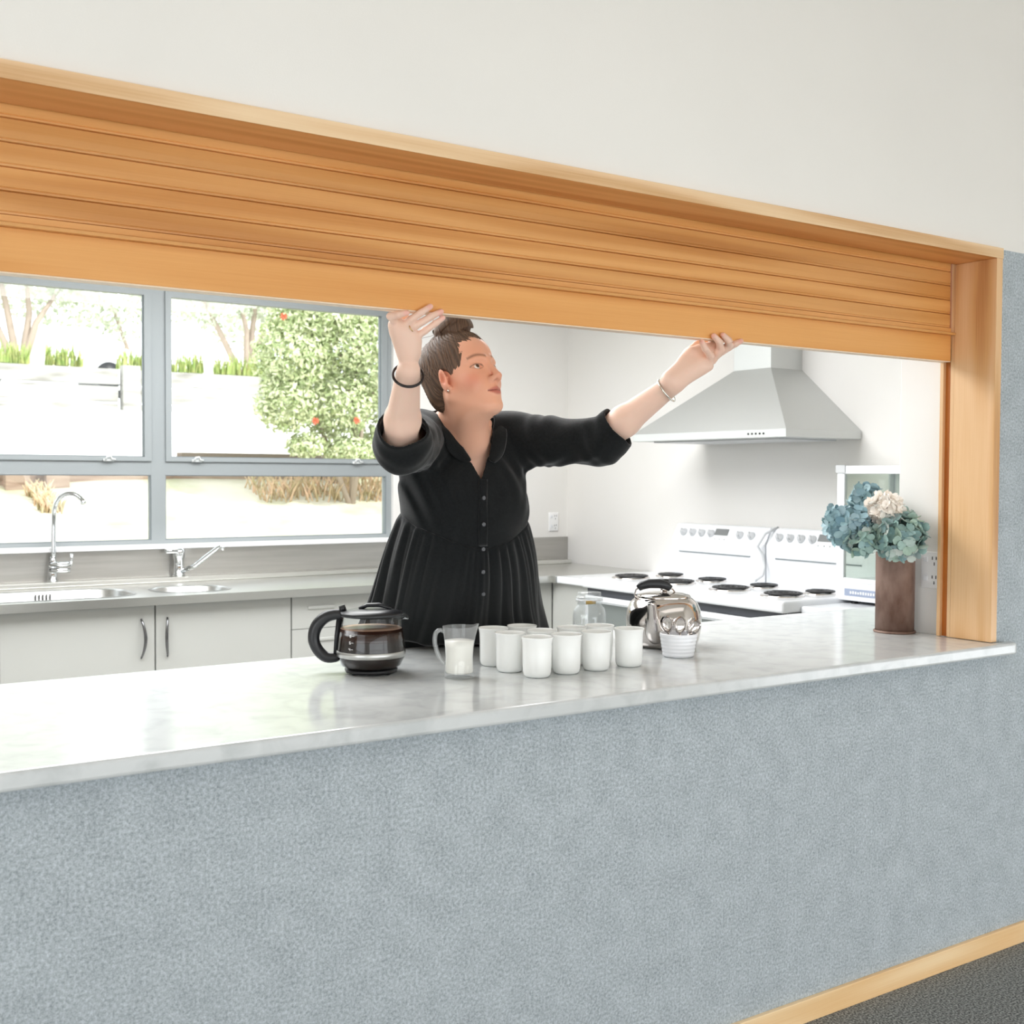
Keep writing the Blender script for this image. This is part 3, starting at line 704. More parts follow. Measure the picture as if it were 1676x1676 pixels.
def build_kettle():
    c = Vector((2.283, .478, CT)); t = thing('kettle', c, 'large polished stainless steel kettle with a black handle behind the ramekin', 'kettle')
    prof = [(0, .0), (.088, .0), (.094, .004), (.104, .022), (.109, .05), (.110, .08), (.107, .105), (.098, .126), (.084, .139), (.078, .142), (.074, .142), (.074, .138)]
    MB().lathe(prof, 64, c).build('kettle_body', M['kettle_steel'], t)
    l = MB().lathe([(.077, .141), (.079, .145), (.075, .149), (.05, .155), (.02, .158), (0, .158)], 56, c).build('lid', M['kettle_steel'], t)
    k = MB(); k.lathe([(0, .157), (.010, .157), (.010, .172), (0, .172)], 20, c); k.build('lid_knob_stem', M['kettle_steel'], l)
    k = MB(); k.lathe([(0, .172), (.014, .172), (.016, .176), (.016, .190), (.013, .194), (0, .195)], 24, c); k.build('lid_knob', M['black_plastic'], l)
    sd = Vector((-.84, -.60, 0)).normalized()
    s = MB(); pts = [c+sd*r+Vector((0, 0, z)) for r, z in ((.085, .045), (.108, .052), (.126, .072), (.135, .098), (.141, .122), (.149, .138))]
    s.tube(pts, [.034, .028, .021, .0165, .0138, .0125], 20, caps=False)
    s.tube([c+sd*.149+Vector((0, 0, .138)), c+sd*.1485+Vector((0, 0, .137)), c+sd*.141+Vector((0, 0, .122))], [.0125, .0105, .010], 20)
    s.build('spout', M['kettle_steel'], t)
    h = MB(); e = Vector((.829, -.559, 0))
    A = [(-.080, .132), (-.084, .150), (-.078, .166), (-.066, .176)]; B = [(.030, .146), (.032, .158), (.026, .168), (.018, .174)]
    off = Vector((-.30, -.30, 0))*.10
    h.tube([c+e*r+Vector((0, 0, z))+off*(k/3) for k, (r, z) in enumerate(A)], .0030, 8); h.build('handle_bracket', M['kettle_steel'], t)
    h = MB(); h.tube([c+e*r+Vector((0, 0, z))+off*(k/3) for k, (r, z) in enumerate(B)], .0030, 8)
    h.build('handle_bracket', M['kettle_steel'], t)
    g = MB(); g.tube([c+e*r+Vector((0, 0, z))+off for r, z in ((-.072, .170), (-.062, .178), (-.04, .184), (-.010, .184), (.010, .179), (.022, .170))], [.008, .0105, .0115, .0115, .0105, .008], 14, flat=1.2)
    g.build('handle_grip', M['black_plastic'], t)
build_kettle()

def build_jar():
    c = Vector((2.180, .70, CT)); t = thing('glass_jar', c, 'clear glass storage jar with a clip lid behind the mugs', 'jar')
    sq = lambda x, y, z, a: (x*(1+.05*math.cos(4*a)), y*(1+.05*math.cos(4*a)), z) if z < .095 else (x, y, z)
    prof = [(0, .003), (.044, 0), (.051, .005), (.052, .02), (.052, .078), (.048, .092), (.038, .103), (.037, .112), (.041, .114), (.041, .119), (.037, .120), (.034, .119), (.034, .104), (.045, .09), (.049, .078), (.049, .02), (.047, .008), (0, .008)]
    MB().lathe(prof, 48, c, fn=sq).build('jar_body', M['jug_glass'], t)
    l = MB().lathe([(0, .121), (.039, .121), (.041, .124), (.040, .129), (.034, .131), (.036, .138), (.035, .142), (0, .143)], 48, c).build('lid', M['jug_glass'], t)
    s = MB(); s.lathe([(.0365, .1185), (.0405, .1185), (.0405, .1215), (.0365, .1215)], 48, c); s.build('seal', M['ramekin'], t)
    q = c+Vector((-.525, -.851, 0))*.041
    m = MB(); m.box(q.x-.018, q.x+.018, q.y-.002, q.y+.002, CT+.110, CT+.120, .001); m.build('lid_label', mat('brass_tab', (176, 150, 90), .4, .4), l)
build_jar()

def build_ramekin():
    c = Vector((2.176, .295, CT)); t = thing('ramekin', c, 'small ribbed white ramekin holding teaspoons in front of the kettle', 'ramekin')
    P = [(0, .002), (.037, .001), (.040, 0), (.0425, .003)]
    for k in range(25):
        u = k/24; P.append((.043+.0075*u+.0006*math.sin(u*2*PI*5), .004+.050*u))
    P += [(.0515, .056), (.0515, .063), (.050, .0645), (.0485, .063), (.046, .05), (.040, .008), (0, .006)]
    MB().lathe(P, 56, c).build('ramekin_body', M['ramekin'], t)
    # four teaspoons, bowls up
    for dx, dy, lean, ang, face, lab in ((-.006, -.012, .10, -2.2, .2, 'teaspoon standing frontmost in the ramekin with its bowl facing the camera'),
                                  (-.010, .018, .16, 2.7, -.4, 'teaspoon leaning left behind the front spoon in the ramekin'),
                                  (.012, -.006, .34, -.2, .9, 'teaspoon leaning right in the ramekin, edge of bowl turned'),
                                  (.012, .014, .58, -.55, .1, 'teaspoon leaning furthest right over the ramekin rim')):
        dr = Vector((math.cos(ang)*math.sin(lean), math.sin(ang)*math.sin(lean), math.cos(lean)))
        base = c+Vector((dx, dy, .010)); vh = Vector((-.525, -.851, 0)); vh = Vector((vh.x*math.cos(face)-vh.y*math.sin(face), vh.x*math.sin(face)+vh.y*math.cos(face), 0))
        nrm = (vh-dr*vh.dot(dr)).normalized(); sd = dr.cross(nrm)
        s = MB(); Ls = .056
        s.tube([base+dr*u for u in (0, .02, .042, Ls)], [.0055, .0042, .0032, .0042], 10, flat=.5)
        vs = []; n1, n2 = 10, 20
        for sgn in (1, .82):
            for i in range(n1+1):
                th = PI/2*i/n1
                for k in range(n2):
                    a = 2*PI*k/n2
                    vs.append(base+dr*(Ls+.022+.025*math.cos(a)*math.sin(th)*sgn)+sd*(.0175*math.sin(a)*math.sin(th)*sgn*(1+.12*math.cos(a)))-nrm*(.007*math.cos(th)*sgn))
        fs = []
        for q in (0, 1):
            o = q*(n1+1)*n2
            for i in range(n1):
                for k in range(n2):
                    l = (k+1) % n2; fs.append((o+i*n2+k, o+i*n2+l, o+(i+1)*n2+l, o+(i+1)*n2+k))
        o = (n1+1)*n2
        for k in range(n2):
            l = (k+1) % n2; fs.append((n1*n2+k, n1*n2+l, o+n1*n2+l, o+n1*n2+k))
        s.add(vs, fs, True)
        tag(s.build('teaspoon', M['kettle_steel'], fix=False), lab, 'spoon', 'teaspoons in the ramekin')
build_ramekin()

# ------------------------------------------------------------------ vase and flowers
VC = Vector((3.108, .305, CT))
def build_vase():
    t = thing('metal_vase', VC, 'tall cylindrical rust-brown metal vase beside the right jamb', 'vase')
    MB().lathe([(0, .002), (.060, .002), (.0605, .24), (.0612, .252), (.0605, .256), (.059, .252), (.058, .01), (0, .008)], 56, VC).build('vase_body', M['rust'], t)
    MB().lathe([(.0585, 0), (.064, 0), (.066, .003), (.065, .006), (.0615, .008), (.060, .006)], 56, VC).build('foot_rim', M['rust'], t)
build_vase()

def hydrangea(center, R, nfl, pm, seed, label, cat='flower', pr=.013, frill=False, squash=(1, 1, .85)):
    rnd = random.Random(seed); c = Vector(center)
    t = thing('peony' if frill else 'hydrangea', c, label, cat, 'flower heads in the vase')
    m = MB()
    ga = PI*(3-math.sqrt(5))
    for i in range(nfl):
        z = 1-2*(i+.5)/nfl; rr = math.sqrt(max(0, 1-z*z)); ph = ga*i+rnd.uniform(-.2, .2)
        n = Vector((rr*math.cos(ph)*squash[0], rr*math.sin(ph)*squash[1], z*squash[2]))
        p = c+n*R*rnd.uniform(.80, 1.06)
        nn = (n.normalized()+Vector([rnd.uniform(-.55, .55) for _ in range(3)])).normalized()
        e1 = nn.orthogonal().normalized(); e2 = nn.cross(e1); a0 = rnd.uniform(0, 6.28)
        npet = 5 if frill else 4
        for k in range(npet):
            a = a0+2*PI*k/npet+rnd.uniform(-.15, .15); d = e1*math.cos(a)+e2*math.sin(a); s = nn.cross(d)
            r_ = pr*rnd.uniform(.85, 1.25); cup = rnd.uniform(.1, .9) if not frill else rnd.uniform(.5, 1.4)
            rows = []
            for u, wv in ((.08, .25), (.4, .85), (.75, 1.05), (1.0, .75), (1.12, .25)):
                row = []
                for v in (-1, -.5, 0, .5, 1):
                    rip = .12*math.sin(v*4+k+i) if frill else 0
                    row.append(p+d*(r_*1.55*u)+s*(v*wv*r_*.78)+nn*(r_*(cup*u*u*.7+.16*v*v+rip*u)))
                rows.append(row)
            vs = [q for rw in rows for q in rw]
            m.add(vs, [(a_*5+b_, a_*5+b_+1, (a_+1)*5+b_+1, (a_+1)*5+b_) for a_ in range(4) for b_ in range(4)], True)
    m.build('petals', pm, t, fix=False)
    s = MB(); s.tube([c, (c+VC+Vector((0, 0, .25)))/2+Vector((0, 0, -.01)), VC+Vector((0, 0, .20)), VC+Vector((0, 0, .02))], .003, 8); s.build('stem', M['stem'], t)
vz = CT+.256
hydrangea((2.925, .345, vz+.090), .066, 50, M['petal_blue'], 1, 'blue hydrangea head at the left side of the bouquet', pr=.016)
hydrangea((2.925, .290, vz+.045), .042, 26, M['petal_green'], 8, 'small sage hydrangea head low at the left of the vase', pr=.015)
hydrangea((3.010, .215, vz+.056), .068, 60, M['petal_green'], 2, 'blue-green hydrangea head hanging over the front rim of the vase', squash=(1.05, 1, .9), pr=.0165)
hydrangea((3.075, .285, vz+.086), .062, 50, M['petal_green'], 3, 'sage-green hydrangea head at the right side of the bouquet', pr=.016)
hydrangea((3.060, .385, vz+.172), .040, 26, M['petal_blue'], 5, 'pale blue hydrangea head highest at the back of the bouquet', pr=.016)
hydrangea((3.005, .265, vz+.142), .040, 46, M['petal_white'], 4, 'cream white peony bloom at the top middle of the bouquet', pr=.014, frill=True)

# ------------------------------------------------------------------ implicit-surface modelling of the figure
def A3(p): return np.array(p, float)
def smin(a, b, k):
    h = np.clip(.5+.5*(b-a)/k, 0, 1); return b*(1-h)+a*h-k*h*(1-h)
def s_cone(a, b, ra, rb):
    a, b = A3(a), A3(b); ab = b-a; L2 = ab@ab
    def f(P):
        t = np.clip(((P-a)@ab)/L2, 0, 1); return np.linalg.norm(P-a-t[:, None]*ab, axis=1)-(ra+(rb-ra)*t)
    return f
def s_ell(c, r, R=None):
    c, r = A3(c), A3(r); R = np.eye(3) if R is None else np.array(R, float)
    def f(P):
        q = (P-c)@R.T; k0 = np.linalg.norm(q/r, axis=1); k1 = np.linalg.norm(q/(r*r), axis=1)
        return k0*(k0-1)/np.maximum(k1, 1e-9)
    return f
def s_plane(p, n):
    p, n = A3(p), A3(n); n = n/np.linalg.norm(n)
    return lambda P: (P-p)@n
class Sdf:
    """ordered list of smooth unions ('+') and smooth cuts ('-'); each: mode, field, blend"""
    def __init__(s): s.ops = []
    def add(s, f, k=.01): s.ops.append(('+', f, k)); return s
    def cut(s, f, k=.004): s.ops.append(('-', f, k)); return s
    def chain(s, pts, rs, k=.006):
        for i in range(len(pts)-1): s.add(s_cone(pts[i], pts[i+1], rs[i], rs[i+1]), k)
        return s
    def __call__(s, P, sel=None):
        d = None
        for i, (m, f, k) in enumerate(s.ops):
            if sel is not None and not sel[i]: continue
            v = f(P)
            if d is None: d = v if m == '+' else np.full(len(P), 1.0); continue
            d = smin(d, v, k) if m == '+' else -smin(-d, v, k)
        return d if d is not None else np.full(len(P), 1.0)
    def cull(s, c, rad):
        vals = [f(c[None])[0] for m, f, k in s.ops]
        best = min([v for v, o in zip(vals, s.ops) if o[0] == '+'])
        return [(v < best+2.6*rad+2*o[2]) if o[0] == '+' else (v < 1.6*rad+2*o[2]) for v, o in zip(vals, s.ops)]

def polygonise(sdf, lo, hi, h, B=16, name='m', post=None, slack=1.5):
    """sparse surface nets; sdf: Sdf or plain function"""
    lo, hi = A3(lo), A3(hi); nb = np.ceil((hi-lo)/(h*B)).astype(int); rad = h*B*.87
    I = np.stack(np.meshgrid(*[np.arange(n) for n in nb], indexing='ij'), -1).reshape(-1, 3)
    C = lo+(I+.5)*h*B; dc = np.concatenate([sdf(C[i:i+20000]) for i in range(0, len(C), 20000)])
    act = I[np.abs(dc) < rad*slack+.004]
    g = np.arange(B+1); G = np.stack(np.meshgrid(g, g, g, indexing='ij'), -1).reshape(-1, 3)
    NX = nb*B+2; key = lambda q: (q[:, 0]*NX[1]+q[:, 1])*NX[2]+q[:, 2]
    K, V, Q = [], [], []
    corners = np.array([(i, j, k) for i in (0, 1) for j in (0, 1) for k in (0, 1)])
    edges = [(a, b) for a in range(8) for b in range(a+1, 8) if np.abs(corners[a]-corners[b]).sum() == 1]
    for b in act:
        P = lo+(b*B+G)*h
        if isinstance(sdf, Sdf):
            sel = sdf.cull(lo+(b+.5)*h*B, rad)
            if not any(sel): continue
            D = sdf(P, sel)
        else: D = sdf(P)
        D = D.reshape(B+1, B+1, B+1); S_ = D < 0
        if S_.all() or not S_.any(): continue
        cs = [D[c[0]:c[0]+B, c[1]:c[1]+B, c[2]:c[2]+B] for c in corners]
        ss = np.stack([c < 0 for c in cs]); mix = ss.any(0) & ~ss.all(0)
        idx = np.argwhere(mix)
        if len(idx) == 0: continue
        cv = np.stack([c[mix] for c in cs], 1); acc = np.zeros((len(idx), 3)); cnt = np.zeros(len(idx))
        for a, e in edges:
            da, de = cv[:, a], cv[:, e]; x = (da < 0) != (de < 0)
            t = np.where(x, da/np.where(x, da-de, 1), 0)
            acc += np.where(x[:, None], corners[a]+t[:, None]*(corners[e]-corners[a]), 0); cnt += x
        V.append(lo+(b*B+idx+acc/cnt[:, None])*h); K.append(key(b*B+idx))
        for ax in range(3):
            sl0 = [slice(0, B)]*3; sl1 = [slice(0, B)]*3; sl1[ax] = slice(1, B+1)
            s0, s1 = S_[tuple(sl0)], S_[tuple(sl1)]; e = np.argwhere(s0 != s1)
            if len(e) == 0: continue
            fl = s0[tuple(e.T)]; e = e+b*B; u, v = (ax+1) % 3, (ax+2) % 3
            eu = np.zeros(3, int); eu[u] = 1; ev = np.zeros(3, int); ev[v] = 1
            q = np.stack([key(e-eu-ev), key(e-ev), key(e), key(e-eu)], 1)
            q[~fl] = q[~fl][:, ::-1]; Q.append(q)
    K = np.concatenate(K); V = np.concatenate(V); Q = np.concatenate(Q)
    o = np.argsort(K); K = K[o]; V = V[o]
    j = np.searchsorted(K, Q); j = np.minimum(j, len(K)-1); ok = (K[j] == Q).all(1); F = j[ok]
    used = np.unique(F); rm = np.full(len(V), -1); rm[used] = np.arange(len(used)); V = V[used]; F = rm[F]
    for it in range(2):                      # light smoothing
        acc = np.zeros_like(V); cnt = np.zeros(len(V))
        for a, b in ((0, 1), (1, 2), (2, 3), (3, 0)):
            for p, q in ((a, b), (b, a)):
                np.add.at(acc, F[:, p], V[F[:, q]]); np.add.at(cnt, F[:, p], 1)
        V = V*.6+.4*acc/np.maximum(cnt, 1)[:, None]
    return V, F

def mesh_np(name, V, F, m, parent=None, col=None):
    me = bpy.data.meshes.new(name); me.vertices.add(len(V)); me.vertices.foreach_set('co', V.astype(np.float32).ravel())
    k = F.shape[1]; me.loops.add(len(F)*k); me.loops.foreach_set('vertex_index', F.astype(np.int32).ravel())
    me.polygons.add(len(F)); me.polygons.foreach_set('loop_start', np.arange(0, len(F)*k, k, dtype=np.int32))
    me.polygons.foreach_set('use_smooth', np.ones(len(F), bool))
    me.update(calc_edges=True); me.materials.append(m)
    if col is not None:
        ca = me.color_attributes.new('Col', 'FLOAT_COLOR', 'POINT'); ca.data.foreach_set('color', np.c_[col, np.ones(len(col))].astype(np.float32).ravel())
    o = bpy.data.objects.new(name, me); COL.objects.link(o)
    if parent is not None:
        o.parent = parent
        if parent.type == 'EMPTY': o.location = -parent.location
    return o

# ---- the woman: facing the hatch, leaning on the counter, both arms up at the shutter
person = thing('person', (1.78, .98, 0), 'woman in a black tunic raising both hands to push up the wooden shutter', 'person')
HO = A3((1.596, .480, 1.699))                       # head origin: eye level, mid-head
_pit = math.radians(17); _fh = A3((.297, -.955, 0)); _fh /= np.linalg.norm(_fh)
HF = _fh*math.cos(_pit)+A3((0, 0, 1))*math.sin(_pit)             # forward
HS = np.cross(_fh, A3((0, 0, 1))); HS /= np.linalg.norm(HS)      # her right
HU = np.cross(HS, HF)
HR = np.array([HF, HS, HU])                          # rows: local axes
def hp(f, s, u): return HO+f*HF+s*HS+u*HU
def hell(c, r, tilt=0, yaw=0):
    ct, st = math.cos(tilt), math.sin(tilt); Rt = np.array([[ct, 0, st], [0, 1, 0], [-st, 0, ct]])
    cy, sy = math.cos(yaw), math.sin(yaw); Ry = np.array([[cy, sy, 0], [-sy, cy, 0], [0, 0, 1]])
    return s_ell(hp(*c), r, Ry@Rt@HR)
def hcone(a, b, ra, rb): return s_cone(hp(*a), hp(*b), ra, rb)

J = dict(shR=(1.523, .60, 1.545), shL=(1.822, .60, 1.553), elR=(1.343, .36, 1.525), wrR=(1.263, .175, 1.676), elL=(1.954, .36, 1.545), wrL=(2.057, .19, 1.686))
J = {k: A3(v) for k, v in J.items()}

def head_sdf(b):
    b.add(hell((-.016, 0, .035), (.092, .074, .080)), .001)
    b.add(hell((.022, 0, -.020), (.066, .062, .086)), .02)
    b.add(hell((.030, 0, .045), (.052, .060, .048)), .02)
    for s in (-1, 1):
        b.add(hcone((-.005, s*.050, -.055), (.060, s*.018, -.100), .020, .020), .025)
        b.add(hell((.050, s*.034, -.036), (.028, .026, .028)), .02)
    b.add(hell((.030, 0, -.078), (.050, .046, .036)), .02)
    b.add(hell((.010, 0, -.098), (.056, .046, .026), tilt=.25), .025)
    b.add(hcone((.076, -.008, -.103), (.076, .008, -.103), .0145, .0145), .014)
    for s in (-1, 1):
        b.add(hcone((.0835, s*.012, .020), (.066, s*.046, .018), .007, .006), .014)
    for s in (-1, 1):
        b.cut(hell((.094, s*.031, -.001), (.018, .019, .0135)), .014)
        b.add(hell((.0640, s*.032, -.0005), (.0148, .0155, .0145)), .004)
        b.cut(hell((.083, s*.0325, -.0015), (.014, .0155, .0066), yaw=s*-.12), .0015)
        b.add(hcone((.0785, s*.0195, .0045), (.0705, s*.046, .0035), .0024, .0020), .003)
    b.add(hcone((.084, 0, .012), (.1060, 0, -.033), .0058, .0088), .012)
    b.add(hell((.106, 0, -.036), (.0105, .0105, .0090)), .006)
    for s in (-1, 1):
        b.add(hell((.0955, s*.0125, -.0395), (.0105, .0062, .0075)), .006)
        b.cut(hell((.103, s*.0068, -.0465), (.0050, .0030, .0035)), .002)
    b.add(hell((.068, 0, -.064), (.025, .030, .026)), .018)
    b.add(hcone((.0915, .0, -.0620), (.0800, .0235, -.0680), .0042, .0026), .005)
    b.add(hcone((.0915, .0, -.0620), (.0800, -.0235, -.0680), .0042, .0026), .005)
    b.add(hcone((.0890, -.010, -.0745), (.0890, .010, -.0745), .0046, .0046), .006)
    for s in (-1, 1):
        b.cut(hcone((.0965, 0, -.0680), (.0845, s*.0250, -.0690), .0014, .0012), .0022)
    for s in (-1, 1):
        b.add(hell((-.008, s*.076, -.012), (.0185, .0065, .031), tilt=.18, yaw=s*.45), .004)
        b.add(hell((.002, s*.073, -.038), (.010, .0055, .010)), .004)
        b.cut(hell((-.003, s*.084, -.006), (.0110, .0050, .0195), tilt=.18, yaw=s*.45), .003)
        b.add(hcone((.004, s*.076, -.016), (.007, s*.0745, -.008), .003, .0025), .003)
        b.add(hcone((-.010, s*.082, .008), (-.012, s*.082, -.014), .0022, .0022), .003)

def hand(b, wr, palm, fingers, thumb, pr=.02):
    for a, c, ra, rc in palm: b.add(s_cone(a, c, ra, rc), .016)
    for pts, rs in fingers+[thumb]: b.chain([A3(p) for p in pts], rs, .0026)

b = Sdf(); head_sdf(b)
# neck, trapezius, chest
b.add(s_cone(hp(-.018, 0, -.045), (1.640, .585, 1.560), .050, .056), .03)
b.add(s_cone(hp(.0, 0, -.080), (1.655, .545, 1.545), .042, .050), .03)
b.add(s_cone((1.640, .60, 1.565), J['shR'], .050, .046), .04); b.add(s_cone((1.665, .60, 1.565), J['shL'], .050, .046), .04)
b.add(s_ell((1.675, .625, 1.455), (.150, .088, .125)), .04)
b.add(s_ell((1.73, .77, 1.20), (.140, .075, .20)), .05); b.add(s_ell((1.79, .98, 1.00), (.15, .08, .11)), .05)
for s, e, w_ in (('shR', 'elR', 'wrR'), ('shL', 'elL', 'wrL')):
    b.add(s_cone(J[s], J[e], .050, .041), .02)
    mid = J[e]*.68+J[w_]*.32
    b.add(s_cone(J[e], mid, .040, .0415), .015); b.add(s_cone(mid, J[w_], .0405, .0260), .015)

# right hand (image left): back of the hand towards the camera, fingertips on the rail
hand(b, J["wrR"], [
    (A3((1.2612, 0.172, 1.7145)), A3((1.2381, 0.165, 1.757)), 0.019, 0.02),
    (A3((1.265, 0.172, 1.7147)), A3((1.257, 0.16, 1.7534)), 0.019, 0.019),
    (A3((1.2535, 0.172, 1.7163)), A3((1.2283, 0.168, 1.7722)), 0.018, 0.018),
    (A3((1.2678, 0.17, 1.7192)), A3((1.2687, 0.158, 1.7384)), 0.018, 0.015),
], [
    ([(1.2311, 0.166, 1.77), (1.2041, 0.15, 1.7872), (1.2139, 0.132, 1.7892), (1.2337, 0.1295, 1.7945)], [0.009, 0.0084, 0.0078, 0.0065]),
    ([(1.2358, 0.163, 1.7644), (1.251, 0.142, 1.7834), (1.2682, 0.13, 1.7974), (1.2922, 0.1295, 1.8131)], [0.009, 0.0084, 0.0078, 0.0065]),
    ([(1.2443, 0.16, 1.7548), (1.2611, 0.14, 1.7695), (1.2951, 0.13, 1.7922), (1.3194, 0.1295, 1.8042)], [0.009, 0.0084, 0.0078, 0.0065]),
    ([(1.2611, 0.158, 1.7401), (1.2853, 0.142, 1.7609), (1.3072, 0.133, 1.7779), (1.3242, 0.1295, 1.7907)], [0.0086, 0.0078, 0.0071, 0.006]),
], ([(1.2491, 0.178, 1.7367), (1.2417, 0.188, 1.7663), (1.2533, 0.2, 1.7887), (1.2687, 0.2, 1.7967)], [0.016, 0.0125, 0.0108, 0.0085]))
# left hand (image right): palm under the rail, fingers curled over its face
hand(b, J["wrL"], [
    (A3((2.038, 0.185, 1.6877)), A3((2.1258, 0.165, 1.7392)), 0.018, 0.019),
    (A3((2.0532, 0.185, 1.68)), A3((2.1484, 0.16, 1.7344)), 0.017, 0.015),
    (A3((2.0454, 0.185, 1.6966)), A3((2.1632, 0.172, 1.7678)), 0.018, 0.018),
    (A3((2.0397, 0.187, 1.6964)), A3((2.1178, 0.19, 1.7665)), 0.018, 0.017),
    (A3((2.1237, 0.188, 1.7609)), A3((2.1746, 0.18, 1.7807)), 0.018, 0.017),
    (A3((2.145, 0.186, 1.7764)), A3((2.1907, 0.168, 1.7865)), 0.015, 0.013),
], [
    ([(2.1503, 0.16, 1.7374), (2.1407, 0.142, 1.7582), (2.1108, 0.131, 1.7738), (2.0981, 0.13, 1.7905)], [0.0105, 0.0098, 0.0085, 0.007]),
    ([(2.1657, 0.162, 1.7499), (2.1755, 0.142, 1.7775), (2.1598, 0.13, 1.7939), (2.1387, 0.1285, 1.8084)], [0.0115, 0.0105, 0.0092, 0.0076]),
    ([(2.187, 0.168, 1.766), (2.2089, 0.146, 1.79), (2.194, 0.131, 1.8006), (2.171, 0.1285, 1.813)], [0.0115, 0.0105, 0.0092, 0.0076]),
    ([(2.2005, 0.178, 1.7706), (2.2227, 0.16, 1.7878), (2.2268, 0.14, 1.795), (2.2361, 0.1285, 1.8018)], [0.0115, 0.01, 0.0088, 0.0072]),
], ([(2.0874, 0.19, 1.7389), (2.1154, 0.2, 1.7672), (2.1499, 0.204, 1.7913), (2.1773, 0.204, 1.8047)], [0.019, 0.015, 0.0125, 0.01]))
SPOTS = [((1.2296, 0.122, 1.7933), 0.0085, (232, 160, 150), 0.6), ((1.2886, 0.122, 1.8115), 0.0085, (232, 160, 150), 0.6), ((1.3155, 0.122, 1.8037), 0.0085, (232, 160, 150), 0.6), ((1.3202, 0.122, 1.7923), 0.0085, (232, 160, 150), 0.6), ((2.0904, 0.123, 1.7913), 0.0085, (226, 140, 128), 0.6), ((2.1296, 0.121, 1.8093), 0.0085, (226, 140, 128), 0.6), ((2.1617, 0.121, 1.8138), 0.0085, (226, 140, 128), 0.6), ((2.2298, 0.121, 1.8015), 0.0085, (226, 140, 128), 0.6)]
RING = ((1.2554, 0.147, 1.7647), (0.0168, -0.02, 0.0147))
# colour masks
def vcol(V):
    base = np.array(lin((230, 194, 174))[:3]); face = np.array(lin((230, 173, 144))[:3]); n = len(V)
    L = (V-HO)@HR.T
    w_head = 1/(1+np.exp(-(.20-np.linalg.norm(L*[1, 1, .8], axis=1))/.02))
    c = base*(1-w_head[:, None])+face*w_head[:, None]
    def g(c0, r): return np.exp(-(((L-np.array(c0))/np.array(r))**2).sum(1))
    def mixc(c, w_, rgb): return c*(1-w_[:, None])+np.array(lin(rgb)[:3])*w_[:, None]
    for s in (-1, 1):
        c = mixc(c, .55*g((.055, s*.048, -.036), (.03, .022, .022)), (216, 118, 96))
        c = mixc(c, .5*g((-.005, s*.08, -.012), (.02, .014, .034)), (220, 128, 104))
        # brows and lashes
        t = L[:, 1]*s; arc = .0235+.004*np.sin((t-.012)/.038*PI)-.10*np.maximum(t-.04, 0)
        wb = np.exp(-((L[:, 2]-arc)/.0036)**2)*(t > .010)*(t < .054)*(L[:, 0] > .04)
        c = mixc(c, .75*wb, (128, 84, 60))
        te = (t-.032)/.0165; lid = -.0015+.0062*np.sqrt(np.clip(1-te**2, 0, 1)); low = -.0015-.0062*np.sqrt(np.clip(1-te**2, 0, 1))
        wl = np.exp(-((L[:, 2]-lid)/.0016)**2)*(np.abs(te) < 1.05)*(L[:, 0] > .05)
        c = mixc(c, .85*wl, (84, 58, 46))
        wl = np.exp(-((L[:, 2]-low)/.0012)**2)*(np.abs(te) < 1.0)*(L[:, 0] > .05); c = mixc(c, .45*wl, (130, 84, 66))
        c = mixc(c, .9*g((.104, s*.0068, -.0475), (.005, .0032, .003)), (110, 52, 40))  # nostril shade painted into the skin colour
    c = mixc(c, .35*g((.108, 0, -.036), (.012, .013, .012)), (216, 122, 100))
    y = np.abs(L[:, 1]); up = -.0590-.0075*(y/.024)**1.5; lo_ = -.0795+.0095*(y/.024)**2
    wl = (1/(1+np.exp((L[:, 2]-up)/.0009)))*(1/(1+np.exp((lo_-L[:, 2])/.0009)))*(y < .025)*(L[:, 0] > .05)
    c = mixc(c, .8*wl, (182, 92, 80))
    ml = -.0680-.001*(y/.025)
    c = mixc(c, .85*np.exp(-((L[:, 2]-ml)/.0012)**2)*(y < .0255)*(L[:, 0] > .06), (110, 50, 44))
    for q, r, rgb, wt in SPOTS:
        c = mixc(c, wt*np.exp(-(((V-np.array(q))**2).sum(1)/r**2)), rgb)
    return c
M['skin'] = mat('skin', (220, 170, 145), .48)
def skin_nodes():
    N, L, bs = nodes(M['skin'])
    a = N.new('ShaderNodeAttribute'); a.attribute_name = 'Col'; L.new(a.outputs['Color'], bs.inputs['Base Color'])
    tc = N.new('ShaderNodeTexCoord'); n = N.new('ShaderNodeTexNoise'); n.inputs['Scale'].default_value = 260; n.inputs['Detail'].default_value = 3
    L.new(tc.outputs['Object'], n.inputs['Vector']); bp = N.new('ShaderNodeBump'); bp.inputs['Strength'].default_value = .08; bp.inputs['Distance'].default_value = .001
    L.new(n.outputs['Fac'], bp.inputs['Height']); L.new(bp.outputs[0], bs.inputs['Normal'])
    bs.inputs['Subsurface Weight'].default_value = .12; bs.inputs['Subsurface Radius'].default_value = (.012, .005, .003); bs.inputs['Subsurface Scale'].default_value = .6
skin_nodes()
V, F = polygonise(b, (1.10, .02, .88), (2.32, 1.12, 1.87), .0021)
body = mesh_np('body', V, F, M['skin'], person, vcol(V))

